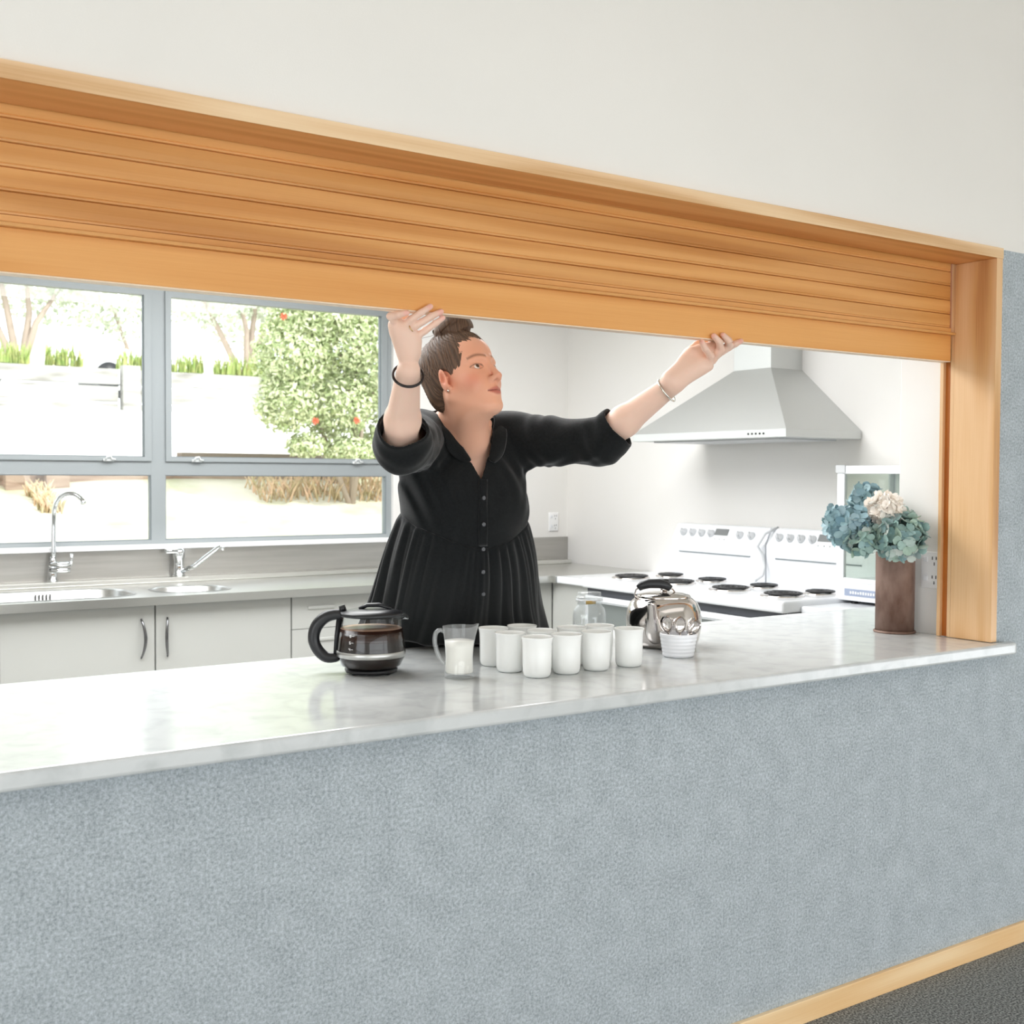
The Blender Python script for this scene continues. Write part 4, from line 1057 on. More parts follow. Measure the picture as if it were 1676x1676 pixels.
# eyes
def iris_mat():
    m = mat('eye', (238, 232, 226), .08); N, L, bs = nodes(m)
    a = N.new('ShaderNodeAttribute'); a.attribute_name = 'Col'; L.new(a.outputs['Color'], bs.inputs['Base Color']); return m
M['eye'] = iris_mat()
gaze = A3(.97*HF+.06*HS+.16*HU); gaze /= np.linalg.norm(gaze)
for s in (-1, 1):
    c = hp(.0648, s*.032, -.0008); th = np.linspace(0, PI, 40); ph = np.linspace(0, 2*PI, 41)[:-1]
    e1 = np.cross(gaze, [0, 0, 1.]); e1 /= np.linalg.norm(e1); e2 = np.cross(e1, gaze)
    V = []; CC = []
    for t_ in th:
        for p_ in ph:
            V.append(c+.0128*(gaze*math.cos(t_)+math.sin(t_)*(e1*math.cos(p_)+e2*math.sin(p_))))
            d = t_*.0128; CC.append(lin((20, 16, 14))[:3] if d < .0024 else lin((96, 72, 52))[:3] if d < .0058 else lin((60, 44, 34))[:3] if d < .0064 else lin((236, 228, 222))[:3])
    F = [(i*40+k, i*40+(k+1) % 40, (i+1)*40+(k+1) % 40, (i+1)*40+k) for i in range(39) for k in range(40)]
    mesh_np('eye', np.array(V), np.array(F), M['eye'], person, np.array(CC))

# hair: swept up into a bun
M['hair'] = mat('brown_hair', (92, 68, 54), .6)
def hair_nodes():
    N, L, bs = nodes(M['hair'])
    a = N.new('ShaderNodeAttribute'); a.attribute_name = 'Col'; L.new(a.outputs['Color'], bs.inputs['Base Color'])
hair_nodes()
BUN = (-.002, 0, .134)
def swirl(L):
    """angle round the bun axis, and height along it: strands run towards the bun"""
    q = L-np.array([-.010, 0, .118]); return np.arctan2(q[:, 1], -q[:, 0]-.0001), q
def groove(P):
    L = (P-HO)@HR.T; a, q = swirl(L); r = np.linalg.norm(q, axis=1)
    a = a+.25*np.sin(r*38)+.12*np.sin(q[:, 2]*60+q[:, 1]*30)
    return .0010*np.sin(a*46)+.0010*np.sin(a*97+2*np.sin(r*70))+.0013*np.sin(a*11+3*np.sin(r*25))
hcap = s_ell(hp(-.024, 0, .040), (.104, .084, .090), HR); hback = hell((-.062, 0, -.010), (.050, .064, .066), tilt=-.35)
window = hell((.135, 0, -.014), (.107, .102, .091)); lowcut = hell((.035, 0, -.090), (.088, .14, .078))
earR = [hell((-.006, s*.086, -.014), (.024, .030, .030)) for s in (-1, 1)]
bun0 = hell(BUN, (.053, .052, .034), tilt=.10)
def hair(P):
    d = smin(hcap(P), hback(P), .02)+groove(P)
    d = -smin(-d, window(P), .012); d = -smin(-d, lowcut(P), .006)
    for e in earR: d = -smin(-d, e(P), .003)
    L = (P-HO)@HR.T; q = L-np.array(BUN); a = np.arctan2(q[:, 1], q[:, 0]); rr_ = np.hypot(q[:, 0], q[:, 1])
    bn = bun0(P)+.0032*np.sin(a*3+rr_*260+q[:, 2]*120)+.0012*np.sin(a*9+rr_*700)
    return smin(d, bn, .006)
V, F = polygonise(hair, (1.36, .30, 1.56), (1.80, .72, 1.95), .0018)
L_ = (V-HO)@HR.T; a_, q_ = swirl(L_); st = .5+.5*np.sin(a_*60+4*np.sin(np.linalg.norm(q_, axis=1)*30)+3*np.sin(a_*13)); st2 = .5+.5*np.sin(a_*151+q_[:, 2]*90)
mixw = np.clip(.25+.35*st+.25*st2, 0, 1)[:, None]
hc = np.array(lin((34, 24, 18))[:3])*(1-mixw)+np.array(lin((126, 98, 76))[:3])*mixw**1.3
mesh_np('hair', V, F, M['hair'], person, hc)
# loose strands at nape and crown
hs = MB(); rnd = random.Random(7)
for k in range(70):
    an = rnd.uniform(-2.9, 2.9); u0 = rnd.uniform(-.06, .09)
    f0 = -.03-.098*math.cos(an)*math.sqrt(max(.05, 1-((u0-.04)/.09)**2)); s0 = .083*math.sin(an)*math.sqrt(max(.05, 1-((u0-.04)/.09)**2))
    if f0 > -.0 and u0 < .06: continue
    p0 = A3((f0, s0, u0)); pts = []
    n0 = np.array([f0+.03, s0, (u0-.04)]); n0 = n0/np.linalg.norm(n0); tgt = A3((-.04, 0, .13))
    for i in range(6):
        w_ = i/5; q = p0*(1-w_)+tgt*w_; q = q+n0*(.012+.022*math.sin(PI*w_)+.004*math.sin(9*w_+k)); pts.append(hp(*q))
    hs.tube(pts[:rnd.randint(3, 6)], .00045, 4)
ho = hs.build('loose_strands', mat('hair_strand', (120, 92, 70), .5), person, fix=False)

# ---- tunic
def tnoise(P):
    x, y, z = P[:, 0], P[:, 1], P[:, 2]
    return .0016*np.sin(31*x+17*z+3*np.sin(13*y+9*z))+.0012*np.sin(47*z-29*x+2*np.sin(21*x))
tor = Sdf()
tor.add(s_ell((1.680, .630, 1.450), (.185, .120, .150)), .03)
tor.add(s_cone((1.600, .60, 1.555), J['shR'], .062, .062), .04); tor.add(s_cone((1.720, .60, 1.555), J['shL'], .062, .064), .04)
tor.add(s_cone((1.640, .61, 1.575), (1.700, .61, 1.575), .055, .055), .03)
tor.add(s_ell((1.625, .575, 1.370), (.090, .066, .095)), .07); tor.add(s_ell((1.750, .575, 1.372), (.090, .066, .095)), .07)
tor.add(s_ell((1.700, .655, 1.300), (.186, .140, .160)), .06)
sl = {}
for s, e, w_, off in (('shR', 'elR', 'wrR', .055), ('shL', 'elL', 'wrL', .055)):
    d = (J[w_]-J[e]); d /= np.linalg.norm(d); sl[s] = (J[e]+d*off, d)
a_, b_ = J['shR'], J['elR']
tor.add(s_cone(a_+A3((0, 0, -.008)), b_+A3((.006, 0, -.012)), .078, .066), .03)
tor.add(s_cone(b_+A3((.006, 0, -.012)), sl['shR'][0]+sl['shR'][1]*.03, .066, .060), .02)
a_, b_ = J['shL'], J['elL']
tor.add(s_cone(a_+A3((0, 0, -.010)), b_+A3((0, 0, -.010)), .072, .062), .035)
tor.add(s_cone(b_+A3((0, 0, -.010)), sl['shL'][0]+sl['shL'][1]*.03, .062, .058), .02)
armdirs = {k: (J[k], (J[e]-J[k])/np.linalg.norm(J[e]-J[k]), np.linalg.norm(J[e]-J[k])) for k, e in (('shR', 'elR'), ('shL', 'elL'))}
def folds(P):
    d = tnoise(P)
    for k in armdirs:       # rings of creases round each sleeve, converging towards the armpit
        p0, dr, ln = armdirs[k]; q = P-p0; t = q@dr; rad = np.linalg.norm(q-t[:, None]*dr, axis=1)
        w_ = np.exp(-((t-ln*.65)/(ln*.55))**2)*(rad < .12)
        d = d+w_*.0019*(np.sin(t*95+q[:, 2]*70+2*np.sin(q[:, 1]*35))+.7*np.sin(t*50-q[:, 2]*60+1))
    # drag lines from the armpits to the side seam
    w_ = np.exp(-((P[:, 2]-1.38)/.08)**2)*np.exp(-((P[:, 0]-1.50)/.06)**2); d = d+w_*.0052*np.sin((P[:, 0]*1.2+P[:, 2]*.55-P[:, 1]*.3)*150)
    w_ = np.exp(-((P[:, 2]-1.40)/.09)**2)*np.exp(-((P[:, 0]-1.88)/.05)**2); d = d+w_*.0050*np.sin((P[:, 0]*1.0-P[:, 2]*.35)*140)
    # soft diagonal folds from the collar and bust towards the waist
    w_ = np.exp(-((P[:, 2]-1.47)/.07)**2)*np.exp(-((np.abs(P[:, 0]-1.67)-.115)/.05)**2)*(P[:, 1] < .62)
    d = d+w_*.0030*np.sin(np.abs(P[:, 0]-1.67)*110+P[:, 2]*45+1.5*np.sin(P[:, 2]*30))
    return d
def outer(P): return tor(P)+folds(P)
def seam_z(x, y):          # empire seam: low at the centre front, rising to the sides and back
    u = np.clip((x-1.70)/.20, -1.3, 1.3); return 1.244+.072*np.minimum(u*u, 1.2)+.03*np.clip(u, 0, 1)+np.clip((y-.60), 0, .2)*.35
def vneck(P):              # negative inside the neck opening
    z = P[:, 2]; xm = 1.664+(z-1.433)*(-.05); hw = (z-1.433)*.50
    f = np.abs(P[:, 0]-xm)-hw; f = np.maximum(f, -(z-1.433)); f = np.maximum(f, P[:, 1]-.60)
    nk = s_cone((1.655, .56, 1.52), (1.600, .50, 1.70), .064, .062)(P)
    return np.minimum(f, nk)
def bodice(P):
    o = outer(P); d = np.maximum(o, -(o+.0065))
    for k in sl: 
        p, n = sl[k]; w_ = (P-p)@n
        near = np.linalg.norm(P-p, axis=1) < .16
        d = np.where(near, np.maximum(d, w_+.004*np.sin(P[:, 0]*60)), d)
    d = np.maximum(d, seam_z(P[:, 0], P[:, 1])-P[:, 2]); d = np.maximum(d, -vneck(P)); return d
M['black'] = mat('black_cotton', (19, 21, 22), .9, Sheen_Weight=.22, Sheen_Roughness=.4)
nodes(M['black'])[2].inputs['Specular IOR Level'].default_value = .15
add_noise(M['black'], (25, 27, 28), (160, 160, 160), detail=3, bump=.25, bump_scale=900)
V, F = polygonise(bodice, (1.20, .22, 1.20), (2.10, .90, 1.66), .0026, slack=2.2)
tunic = mesh_np('tunic', V, F, M['black'], person)

def surf_r(cx, cy, z, dx, dy, fn=outer, rmax=.42):
    lo_ = np.zeros(len(z)); hi_ = np.full(len(z), rmax)
    for _ in range(30):
        m_ = (lo_+hi_)/2; v = fn(np.c_[cx+dx*m_, cy+dy*m_, z]); ins = v < 0
        lo_ = np.where(ins, m_, lo_); hi_ = np.where(ins, hi_, m_)
    return lo_
def build_skirt():
    NP, NV = 420, 56; ph = np.linspace(0, 2*PI, NP, endpoint=False); dx, dy = np.cos(ph), np.sin(ph)
    cx, cy = 1.705, .675
    r = np.full(NP, .17)
    for _ in range(6): z = seam_z(cx+dx*r, cy+dy*r)+.006; r = surf_r(cx, cy, z, dx, dy)
    X0, Y0, Z0 = cx+dx*r, cy+dy*r, z
    # hem ellipse
    hx, hy, ha, hb = 1.855, .935, .305, .200
    env = 1+.03*np.sin(3*ph+.6)
    X1, Y1 = hx+dx*ha*env, hy+dy*hb*env; Z1 = .985+.012*np.sin(2*ph)-.03*np.clip(-dy, 0, 1)*(dx < .2)-.015*np.clip(-dy, 0, 1)
    V = []
    for j in range(NV):
        v = j/(NV-1); g = v**1.15
        X = X0*(1-g)+X1*g; Y = Y0*(1-g)+Y1*g; Z = Z0*(1-v)+Z1*v
        bul = .016*math.sin(PI*min(1, v*1.3))*(1-v)
        amp = .0045*min(1, v/.05)*(1-v)+.0125*v
        s_ = (np.sin(ph*31+2.6*np.sin(ph*5)+.9*v)*(.6+.4*np.sin(ph*4+1)))*(1-.6*v)+.9*np.sin(ph*11+2.6*np.sin(ph*3+.5)+1.5*v)*v+.4*np.sin(ph*19+2*np.sin(ph*4)+v)*v+.35*np.sin(ph*57+3*np.sin(ph*7))*(1-v)
        off = bul+amp*s_+.002*min(1, v/.03)
        if True: Y = np.where((Y < .842) & (Z < .957), .842, Y)
        V.append(np.c_[X+dx*off, Y+dy*off, Z])
    V = np.concatenate(V)
    # keep the cloth just clear of the counter edge
    m_ = V[:, 2] < .958; V[m_, 1] = np.maximum(V[m_, 1], .838)
    i = np.arange(NP); F = np.concatenate([np.c_[j*NP+i, j*NP+(i+1) % NP, (j+1)*NP+(i+1) % NP, (j+1)*NP+i] for j in range(NV-1)])
    o = mesh_np('tunic_skirt', V, F, M['black'], tunic); o.location = (0, 0, 0)
    md = o.modifiers.new('thick', 'SOLIDIFY'); md.thickness = .002; md.offset = -1
    return V.reshape(NV, NP, 3)
SK = build_skirt()

def front_y(x, z, fn=outer):
    lo_ = np.full(len(x), .30); hi_ = np.full(len(x), .66)
    for _ in range(28):
        m_ = (lo_+hi_)/2; ins = fn(np.c_[x, m_, z]) < 0; hi_ = np.where(ins, m_, hi_); lo_ = np.where(ins, lo_, m_)
    return hi_
def strip(name, xs0, xs1, zs, off, parent, m, thick=.0025, n=7, wave=0):
    """cloth strip lying on the bodice front between two x-curves"""
    rows = []
    for k, z in enumerate(zs):
        u = np.linspace(0, 1, n); x = xs0[k]*(1-u)+xs1[k]*u; zz = np.full(n, z)
        y = front_y(x, zz)-off; rows.append(np.c_[x, y, zz])
    V = np.concatenate(rows); F = np.array([(r*n+c, r*n+c+1, (r+1)*n+c+1, (r+1)*n+c) for r in range(len(zs)-1) for c in range(n-1)])
    o = mesh_np(name, V, F, m, parent)
    if parent.type != 'EMPTY': o.location = (0, 0, 0)
    md = o.modifiers.new('thick', 'SOLIDIFY'); md.thickness = thick; md.offset = 0
    return o
zs = np.linspace(1.434, 1.256, 24); xc = .6385*(front_y(np.full(24, 1.665), zs)+2.11)
strip('placket', xc-.012, xc+.013, zs, .0022, tunic, M['black'])
# collar: two lapels along the V, standing at the neck
def lapel(pts, name='collar'):
    V = np.array([p for row in pts for p in row], float); n = len(pts[0]); m_ = len(pts)
    F = np.array([(r*n+c, r*n+c+1, (r+1)*n+c+1, (r+1)*n+c) for r in range(m_-1) for c in range(n-1)])
    o = mesh_np(name, V, F, M['black'], tunic); o.location = (0, 0, 0)
    md = o.modifiers.new('sub', 'SUBSURF'); md.levels = 2; md.render_levels = 2
    md = o.modifiers.new('thick', 'SOLIDIFY'); md.thickness = .003; md.offset = 0
def yf(x, z, o=.004): return float(front_y(np.array([x]), np.array([z]))[0])-o
def collar_side(sg):
    rows = []
    zz = [1.600, 1.580, 1.555, 1.530, 1.505, 1.485]
    for k, z in enumerate(zz):
        hw = (z-1.433)*.50; xm = 1.664+(z-1.433)*(-.05)
        xi = xm+sg*(hw+.000); w_ = [.036, .040, .046, .050, .046, .016][k]; row = []
        for u in (0, .33, .66, 1):
            x = xi+sg*w_*u; zc = z+.010*u*(1 if k < 3 else .3)-.012*u*(k >= 4)
            if k < 2: y = .565-.01*u+.03*k*0; y = .560+.010*(1-k)-.012*(1-abs(2*u-1)); 
            else: y = yf(x, zc, .005+.007*math.sin(PI*u))
            row.append((x, y, zc))
        rows.append(row)
    # carry on round the back of the neck
    back = []
    for an in ((-.15, .45) if True else ()):
        row = []
        for u in (0, .33, .66, 1):
            r_ = .070+.022*u; a = an; c0 = A3((1.650, .575, 1.592))
            row.append((c0[0]+sg*r_*math.cos(a), c0[1]+r_*math.sin(a), c0[2]+.012*math.sin(PI*u)-.012*u))
        back.append(row)
    lapel([back[1], back[0]]+rows)
collar_side(1); collar_side(-1)
# buttons
def button(x, y, z):
    m = MB(); m.lathe([(0, .0015), (.0028, .001), (.0045, .0022), (.0056, .0012), (.0056, -.0015), (0, -.0015)], 20)
    bo = m.build('button', M['button'], None); bo.parent = tunic; bo.location = (x, y, z); bo.rotation_euler = (PI/2, 0, 0)
M['button'] = mat('charcoal_button', (78, 80, 84), .3)
for z in (1.385, 1.315, ):
    x = .6385*(yf(1.665, z, 0)+2.11); button(x, yf(x, z, .0055), z)
def skirt_front(x, z):
    P = SK.reshape(-1, 3); P = P[P[:, 1] < .86]; k = np.argmin((P[:, 0]-x)**2+(P[:, 2]-z)**2); return P[k, 1]
for z in (1.248, 1.185, 1.12):
    x = 1.68
    for _ in range(4): x = .6385*(skirt_front(x, z)+2.11)
    button(x, skirt_front(x, z)-.006, z)

# trousers, shoes (behind the counter)
tr = Sdf()
tr.add(s_ell((1.79, 1.00, .96), (.19, .135, .15)), .04)
for sx, fx, fy in ((-.09, 1.68, 1.03), (.09, 1.90, 1.08)):
    tr.add(s_cone((1.79+sx, 1.00, .88), (1.79+sx*1.05, .99, .50), .100, .068), .04)
    tr.add(s_cone((1.79+sx*1.05, .99, .50), (fx, fy, .10), .066, .050), .03)
tr.cut(s_plane((0, 0, 1.02), (0, 0, -1)), .004)
V, F = polygonise(lambda P: np.maximum(np.maximum(tr(P), .09-P[:, 2]), P[:, 2]-1.03), (1.50, .80, .06), (2.08, 1.24, 1.08), .006)
mesh_np('trousers', V, F, M['black'], person)
for fx, fy in ((1.68, 1.03), (1.90, 1.08)):
    so = Sdf(); so.add(s_cone((fx, fy+.02, .055), (fx-.01, fy-.15, .042), .045, .040), .02); so.add(s_cone((fx, fy, .10), (fx, fy, .05), .045, .045), .02)
    V, F = polygonise(lambda P: np.maximum(so(P), -P[:, 2]), (fx-.08, fy-.24, -.02), (fx+.08, fy+.10, .17), .005)
    mesh_np('shoe', V, F, M['black_plastic'], person)

# bangles and ring
def ring_obj(name, c, n, r, tr_, m, parent, ell=1.0, label=None):
    n = Vector(n).normalized(); e1 = n.orthogonal().normalized(); e2 = n.cross(e1); c = Vector(c)
    mb = MB(); mb.tube([c+e1*r*math.cos(2*PI*k/48)+e2*r*ell*math.sin(2*PI*k/48) for k in range(48)], tr_, 10, closed=True)
    o = mb.build(name, m, parent)
    if label: o['label'] = label
    return o
dR = J['wrR']-J['elR']; dL = J['wrL']-J['elL']
ring_obj('bangle', J['wrR']-dR*.05+A3((0, 0, -.003)), dR, .0335, .0032, M['bracelet'], person, label='dark bangle on the near wrist')
ring_obj('bangle', J['wrL']-dL*.10+A3((0, 0, -.004)), dL, .0345, .0026, M['silver'], person, label='thin silver bangle on the far wrist')
ring_obj('finger_ring', RING[0], RING[1], .0098, .0011, M['gold'], person, label='thin gold ring')
er = MB(); er.lathe([(0, -.003), (.002, -.002), (.003, 0), (.002, .002), (0, .003)], 12, hp(.003, .0795, -.044)); er.build('earring', M['silver'], person)

# ------------------------------------------------------------------ outside the window
M['lawn'] = mat('dry_lawn', (196, 190, 172), 1.0); add_noise(M['lawn'], (146, 150, 106), (1.6, 1.6, 1.6), detail=12, lo=.46, hi=.80)
M['concrete'] = mat('pale_concrete', (236, 234, 228), .9); add_noise(M['concrete'], (226, 224, 218), (2, 2, 2))
M['timber'] = mat('weathered_timber', (160, 140, 124), .9); add_noise(M['timber'], (118, 92, 74), (3, 3, 20), lo=.45, hi=.75)
M['timber_dark'] = mat('dark_timber_cap', (120, 108, 96), .9)  # darker timber tone for the wall capping
M['block'] = mat('pale_block_wall', (170, 168, 162), .9); add_noise(M['block'], (96, 90, 82), (1.5, 3, 8), detail=9, lo=.52, hi=.80)
M['leaf'] = mat('shrub_leaf', (166, 182, 128), .6); add_noise(M['leaf'], (222, 226, 190), (14, 14, 14), lo=.4, hi=.6)
M['leaf2'] = mat('tree_leaf', (170, 178, 152), .6); add_noise(M['leaf2'], (208, 212, 192), (6, 6, 6), lo=.4, hi=.6)
M['grassy'] = mat('flax_blade', (142, 168, 84), .6); add_noise(M['grassy'], (182, 184, 116), (10, 10, 10))
M['dry'] = mat('dry_brush', (220, 184, 154), .9); add_noise(M['dry'], (176, 164, 122), (9, 9, 9))
M['bark'] = mat('bark', (168, 152, 138), .9)
M['redflower'] = mat('red_flower', (214, 92, 60), .6)
M['car_white'] = mat('white_car_paint', (236, 238, 240), .25); M['car_glass'] = mat('car_window', (176, 184, 188), .1)
for k in ('leaf', 'leaf2', 'grassy'):
    nodes(M[k])[2].inputs['Transmission Weight'].default_value = 0

def terrain():
    m = MB(); xs = np.linspace(-6, 22, 60); ys = np.linspace(3.98, 9.3, 30); vs = []
    for y in ys:
        for x in xs:
            u = min(1.06, max(0, (y-4.5)/4.5)); vs.append((x, y, .20+1.16*u+.02*(x-4)*min(1, u*1.2)+.02*math.sin(x*1.7+y*2.3)))
    m.add(vs, [(j*60+i, j*60+i+1, (j+1)*60+i+1, (j+1)*60+i) for j in range(29) for i in range(59)], True)
    tag(m.build('lawn', M['lawn']), kind='structure')
    d = MB(); d.add([(-8, 9.27, 1.58), (30, 9.25, 1.66), (40, 14.75, 2.40), (-8, 14.75, 2.34)], [(0, 1, 2, 3)]); d.add([(-8, 9.25, 1.42), (30, 9.25, 1.42), (40, 14.6, 2.1), (-8, 14.6, 2.1)], [(0, 1, 2, 3)])
    tag(d.build('driveway', M['concrete']), kind='structure')
    d = MB(); d.add([(-8, 15.0, 2.95), (46, 15.0, 2.95), (90, 60, 5.5), (-30, 60, 5.5)], [(0, 1, 2, 3)])
    tag(d.build('ground_upper', M['concrete']), kind='structure')
terrain()

def low_wall():
    t = thing('timber_retaining_wall', (3.2, 9.2, .8), 'low weathered timber retaining wall across the lawn outside', 'retaining wall')
    for k in range(2):
        MB().box(-6, 3.6, 9.12, 9.2, 1.02+k*.27, 1.28+k*.27).build('plank', M['timber'], t)
    MB().box(3.6, 26, 9.14, 9.22, 1.30, 1.62).build('plank', M['timber'], t)
    MB().box(-6, 3.7, 9.11, 9.26, 1.55, 1.60).build('capping', M['timber_dark'], t); MB().box(3.7, 26, 9.11, 9.26, 1.62, 1.66).build('capping', M['timber_dark'], t)
    for x in (2.08, 2.42, 5.2): MB().box(x, x+.20, 8.96, 9.12, .9, 1.58).build('post', M['timber'], t)
low_wall()
def upper_wall():
    t = thing('block_retaining_wall', (6, 14.8, 2.2), 'pale panelled retaining wall below the row of flax bushes', 'retaining wall')
    x = -4.0
    for k in range(13):
        for j in range(3): MB().box(x+.16, x+2.05, 14.72, 14.82, 2.22+j*.245, 2.435+j*.245).build('plank', M['block'], t)
        MB().box(x-.10, x+.14, 14.64, 14.82, 2.18, 2.98).build('post', M['block'], t); x += 2.2
upper_wall()

def leaf_mesh(name, m, centers, radii, n, size, seed, parent=None, up=.2):
    """n small folded leaves scattered in the shells of several blobs -> one foliage mesh"""
    r = np.random.default_rng(seed); c = np.array(centers, float); R_ = np.array(radii, float)
    w_ = (R_[:, 0]*R_[:, 1]+R_[:, 2]*R_[:, 1]); k = r.choice(len(c), n, p=w_/w_.sum())
    d = r.normal(size=(n, 3)); d /= np.linalg.norm(d, axis=1)[:, None]; rad = r.uniform(.35, 1.05, n)**.6
    P = c[k]+d*R_[k]*rad[:, None]
    nn = d+r.normal(size=(n, 3))*.7+[0, 0, up]; nn /= np.linalg.norm(nn, axis=1)[:, None]
    a = np.cross(nn, r.normal(size=(n, 3))); a /= np.linalg.norm(a, axis=1)[:, None]; bb = np.cross(nn, a)
    s = size*r.uniform(.6, 1.3, n)[:, None]
    V = np.stack([P-a*s, P+bb*s*.42+nn*s*.12, P+a*s, P-bb*s*.42+nn*s*.12], 1).reshape(-1, 3)
    F = np.arange(n*4).reshape(-1, 4); o = mesh_np(name, V, F, m, parent)
    o.data.polygons.foreach_set('use_smooth', np.zeros(n, bool)); return o
def trunk(base, tips, r, parent, name='trunk'):
    m = MB(); base = Vector(base)
    for k, tp in enumerate(tips):
        tp = Vector(tp); mid = (base+tp)/2+Vector((.12*math.sin(k*2.1), .1*math.cos(k*1.7), .1)); m.tube([base, mid, tp], [r*.6, r*.45, r*.2], 8)
    return m.build(name, M['bark'], parent)

def big_shrub():
    t = thing('flowering_shrub', (4.7, 8.0, 1.0), 'large round green shrub with a few red flowers outside the right pane', 'shrub')
    cs = [(4.35, 8.0, 2.55), (4.9, 8.1, 2.75), (4.30, 8.0, 2.1), (4.85, 8.1, 2.1), (5.35, 8.2, 2.4), (4.55, 8.0, 2.95), (5.2, 8.2, 3.1), (4.95, 8.0, 1.68), (4.5, 8.0, 1.72), (5.45, 8.2, 1.75)]
    rs = [(.36, .35, .38), (.42, .4, .4), (.28, .3, .28), (.36, .35, .32), (.36, .4, .42), (.4, .35, .3), (.45, .35, .34), (.28, .25, .14), (.18, .2, .12), (.3, .3, .26)]
    leaf_mesh('foliage', M['leaf'], cs, rs, 26000, .031, 3, t)
    trunk((5.05, 8.15, 1.1), [(4.5, 8.0, 2.3), (4.9, 8.1, 2.6), (5.4, 8.2, 2.5), (5.1, 8.1, 3.0)], .05, t)
    for x, y, z in ((4.42, 7.62, 1.93), (4.85, 7.66, 1.95), (4.15, 7.7, 2.85)):
        m = MB()
        for k in range(9):
            a = k*2.4; m.tube([(x, y, z), (x+.035*math.cos(a), y-.02, z+.035*math.sin(a))], [.012, .003], 6)
        m.build('flower', M['redflower'], t)
big_shrub()
def tree(name, base, tips, cs, rs, n, size, seed, label):
    t = thing(name, base, label, 'tree', 'trees beyond the retaining wall')
    leaf_mesh('foliage', M['leaf2'], cs, rs, n, size, seed, t); trunk(base, tips, .12, t)
tree('tree', (4.2, 19, 3.1), [(3.4, 19, 4.8), (4.3, 19, 5.0), (4.9, 19, 4.7), (3.8, 19, 5.2)], [(3.4, 19, 4.9), (4.4, 19, 5.0), (5.2, 19, 4.7), (3.0, 19, 4.4), (4.0, 19, 5.7)], [(.8, .7, .5), (.8, .7, .5), (.6, .6, .35), (.6, .6, .35), (1.2, 1, .6)], 5200, .07, 11, 'pale leafy tree with forked trunk at the far left beyond the wall')
tree('tree', (8.2, 19, 3.1), [(7.3, 19, 4.8), (8.0, 19, 5.0), (8.9, 19, 4.7), (8.5, 19, 5.3)], [(7.3, 19, 4.9), (8.3, 19, 5.1), (9.1, 19, 4.7), (8.0, 19, 5.8)], [(1.0, .9, .7), (1.1, .9, .7), (.8, .8, .6), (1.5, 1, .7)], 4600, .07, 12, 'pale leafy tree with many thin branches behind the flax, left of the big shrub')
tree('tree', (9.5, 30, 3.8), [(8.5, 30, 6.5), (10.5, 30, 6.8)], [(8.3, 30, 6.3), (10.4, 30, 7.0), (12.5, 30, 6.0), (6.4, 30, 6.6)], [(1.8, 1.4, 1.4), (1.8, 1.4, 1.4), (1.4, 1.2, 1.0), (1.5, 1.4, 1.1)], 5200, .11, 13, 'distant rounded tree above the parked cars')
tree('tree', (17.5, 34, 4.0), [(16.5, 34, 7.5), (18.5, 34, 7.8)], [(16.0, 34, 7.3), (18.2, 34, 7.8), (21, 34, 7.0), (13.5, 34, 7.6)], [(2.2, 1.4, 1.6), (2.2, 1.4, 1.6), (1.8, 1.2, 1.4), (1.8, 1.4, 1.3)], 5200, .12, 14, 'distant bushy tree at the top of the right pane')

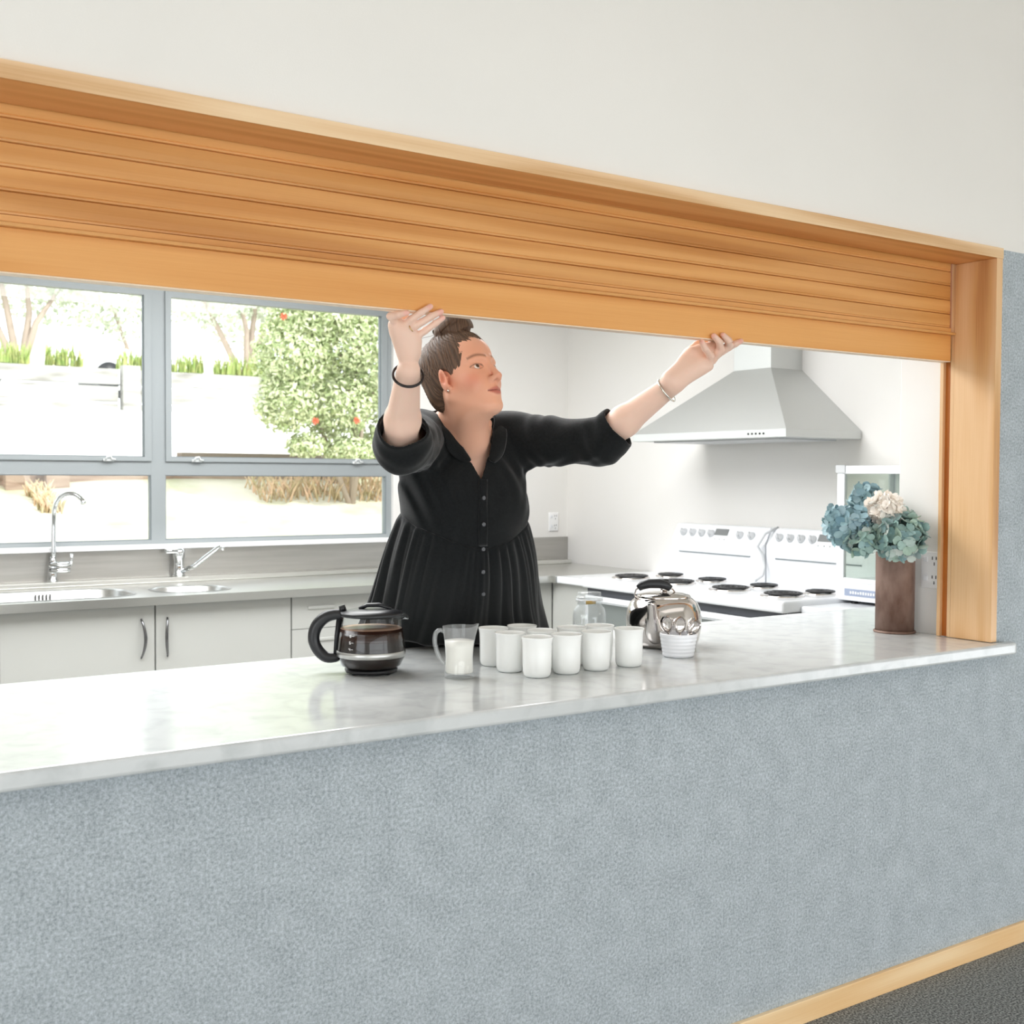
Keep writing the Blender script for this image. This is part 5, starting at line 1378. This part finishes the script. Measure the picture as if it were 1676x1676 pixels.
def flax(x, y, z, n, h, seed, label):
    r = random.Random(seed); m = MB()
    for k in range(n):
        a = r.uniform(0, 6.28); l = h*r.uniform(.6, 1.15); sp = r.uniform(.1, .5); bx, by = x+r.uniform(-.25, .25), y+r.uniform(-.12, .12); pts = []
        d = Vector((math.cos(a), math.sin(a), 0)); s = Vector((-d.y, d.x, 0)); vs = []
        for u in (0, .35, .7, 1):
            p = Vector((bx, by, z))+d*(l*sp*u*u)+Vector((0, 0, l*(u-.35*sp*u*u))); wd = .02*(1-u*.9); vs += [p-s*wd, p+s*wd]
        m.add(vs, [(0, 1, 3, 2), (2, 3, 5, 4), (4, 5, 7, 6)])
    tag(m.build('flax_bush', M['grassy'], fix=False), label, 'bush', 'flax bushes on the retaining wall')
fl = [(3.3, 'leftmost flax bush on the retaining wall'), (4.0, 'flax bush second from the left on the wall'), (5.0, 'flax bush on the wall just left of the mullion'), (5.75, 'flax bush on the wall seen beside the mullion'),
      (6.45, 'first flax bush right of the mullion'), (6.95, 'second flax bush right of the mullion'), (7.45, 'third flax bush right of the mullion'), (7.95, 'flax bush beside the large green shrub')]
for k, (x, lab) in enumerate(fl): flax(x, 15.1, 2.96, 110, .32, 20+k, lab)
r0 = random.Random(3)
for k, (x, lab) in enumerate(((4.6, 'dry brown brush under the big shrub, left part'), (5.5, 'dry brown brush under the big shrub, right part'), (2.3, 'dry weeds at the foot of the timber wall post'))):
    m = MB()
    for q in range(170):
        bx, by = x+r0.uniform(-.42, .42)*(1 if k < 2 else .2), 8.5+r0.uniform(-.3, .3); l = r0.uniform(.10, .26)*(1 if k < 2 else .55); a = r0.uniform(0, 6.28); bz = .20+1.16*min(1, (by-4.5)/4.5)+.02*(bx-4)
        m.tube([(bx, by, bz-.05), (bx+.3*l*math.cos(a), by+.3*l*math.sin(a), bz+l*.6), (bx+.6*l*math.cos(a), by+.6*l*math.sin(a), bz+l)], [.008, .007, .002], 4)
    tag(m.build('dry_brush', M['dry'], fix=False), lab, 'bush', 'dry brush outside')

def car(c, label, L=4.2):
    t = thing('car', c, label, 'car', 'white cars parked beyond the retaining wall'); x, y, z = c
    prof = [(-L/2, .35), (-L/2+.05, .75), (-L/2+.9, .92), (-L/2+1.5, 1.38), (L/2-1.2, 1.42), (L/2-.4, .98), (L/2, .85), (L/2, .35)]
    m = MB(); m.prism([(x+a, z+b_) for a, b_ in prof], 1, y-.85, y+.85); bo = m.build('car_body', M['car_white'], t, bevel=.08)
    for s in (-1, 1):
        w_ = MB(); w_.prism([(x-L/2+1.15, z+.95), (x-L/2+1.6, z+1.32), (x+L/2-1.3, z+1.35), (x+L/2-.75, z+.98)], 1, y+s*.85-.01, y+s*.86+.01); w_.build('side_window', M['car_glass'], bo)
    for a in (-L/2+.8, L/2-.8):
        for s in (-1, 1):
            w_ = MB(); w_.tube([(x+a, y+s*.72, z+.32), (x+a, y+s*.87, z+.32)], .32, 24); w_.build('wheel', M['black_plastic'], t)
car((6.3, 27, 3.45), 'white car parked beyond the flax bushes, left of the mullion')
car((9.6, 36, 3.9), 'white car parked farther back, close to the mullion')
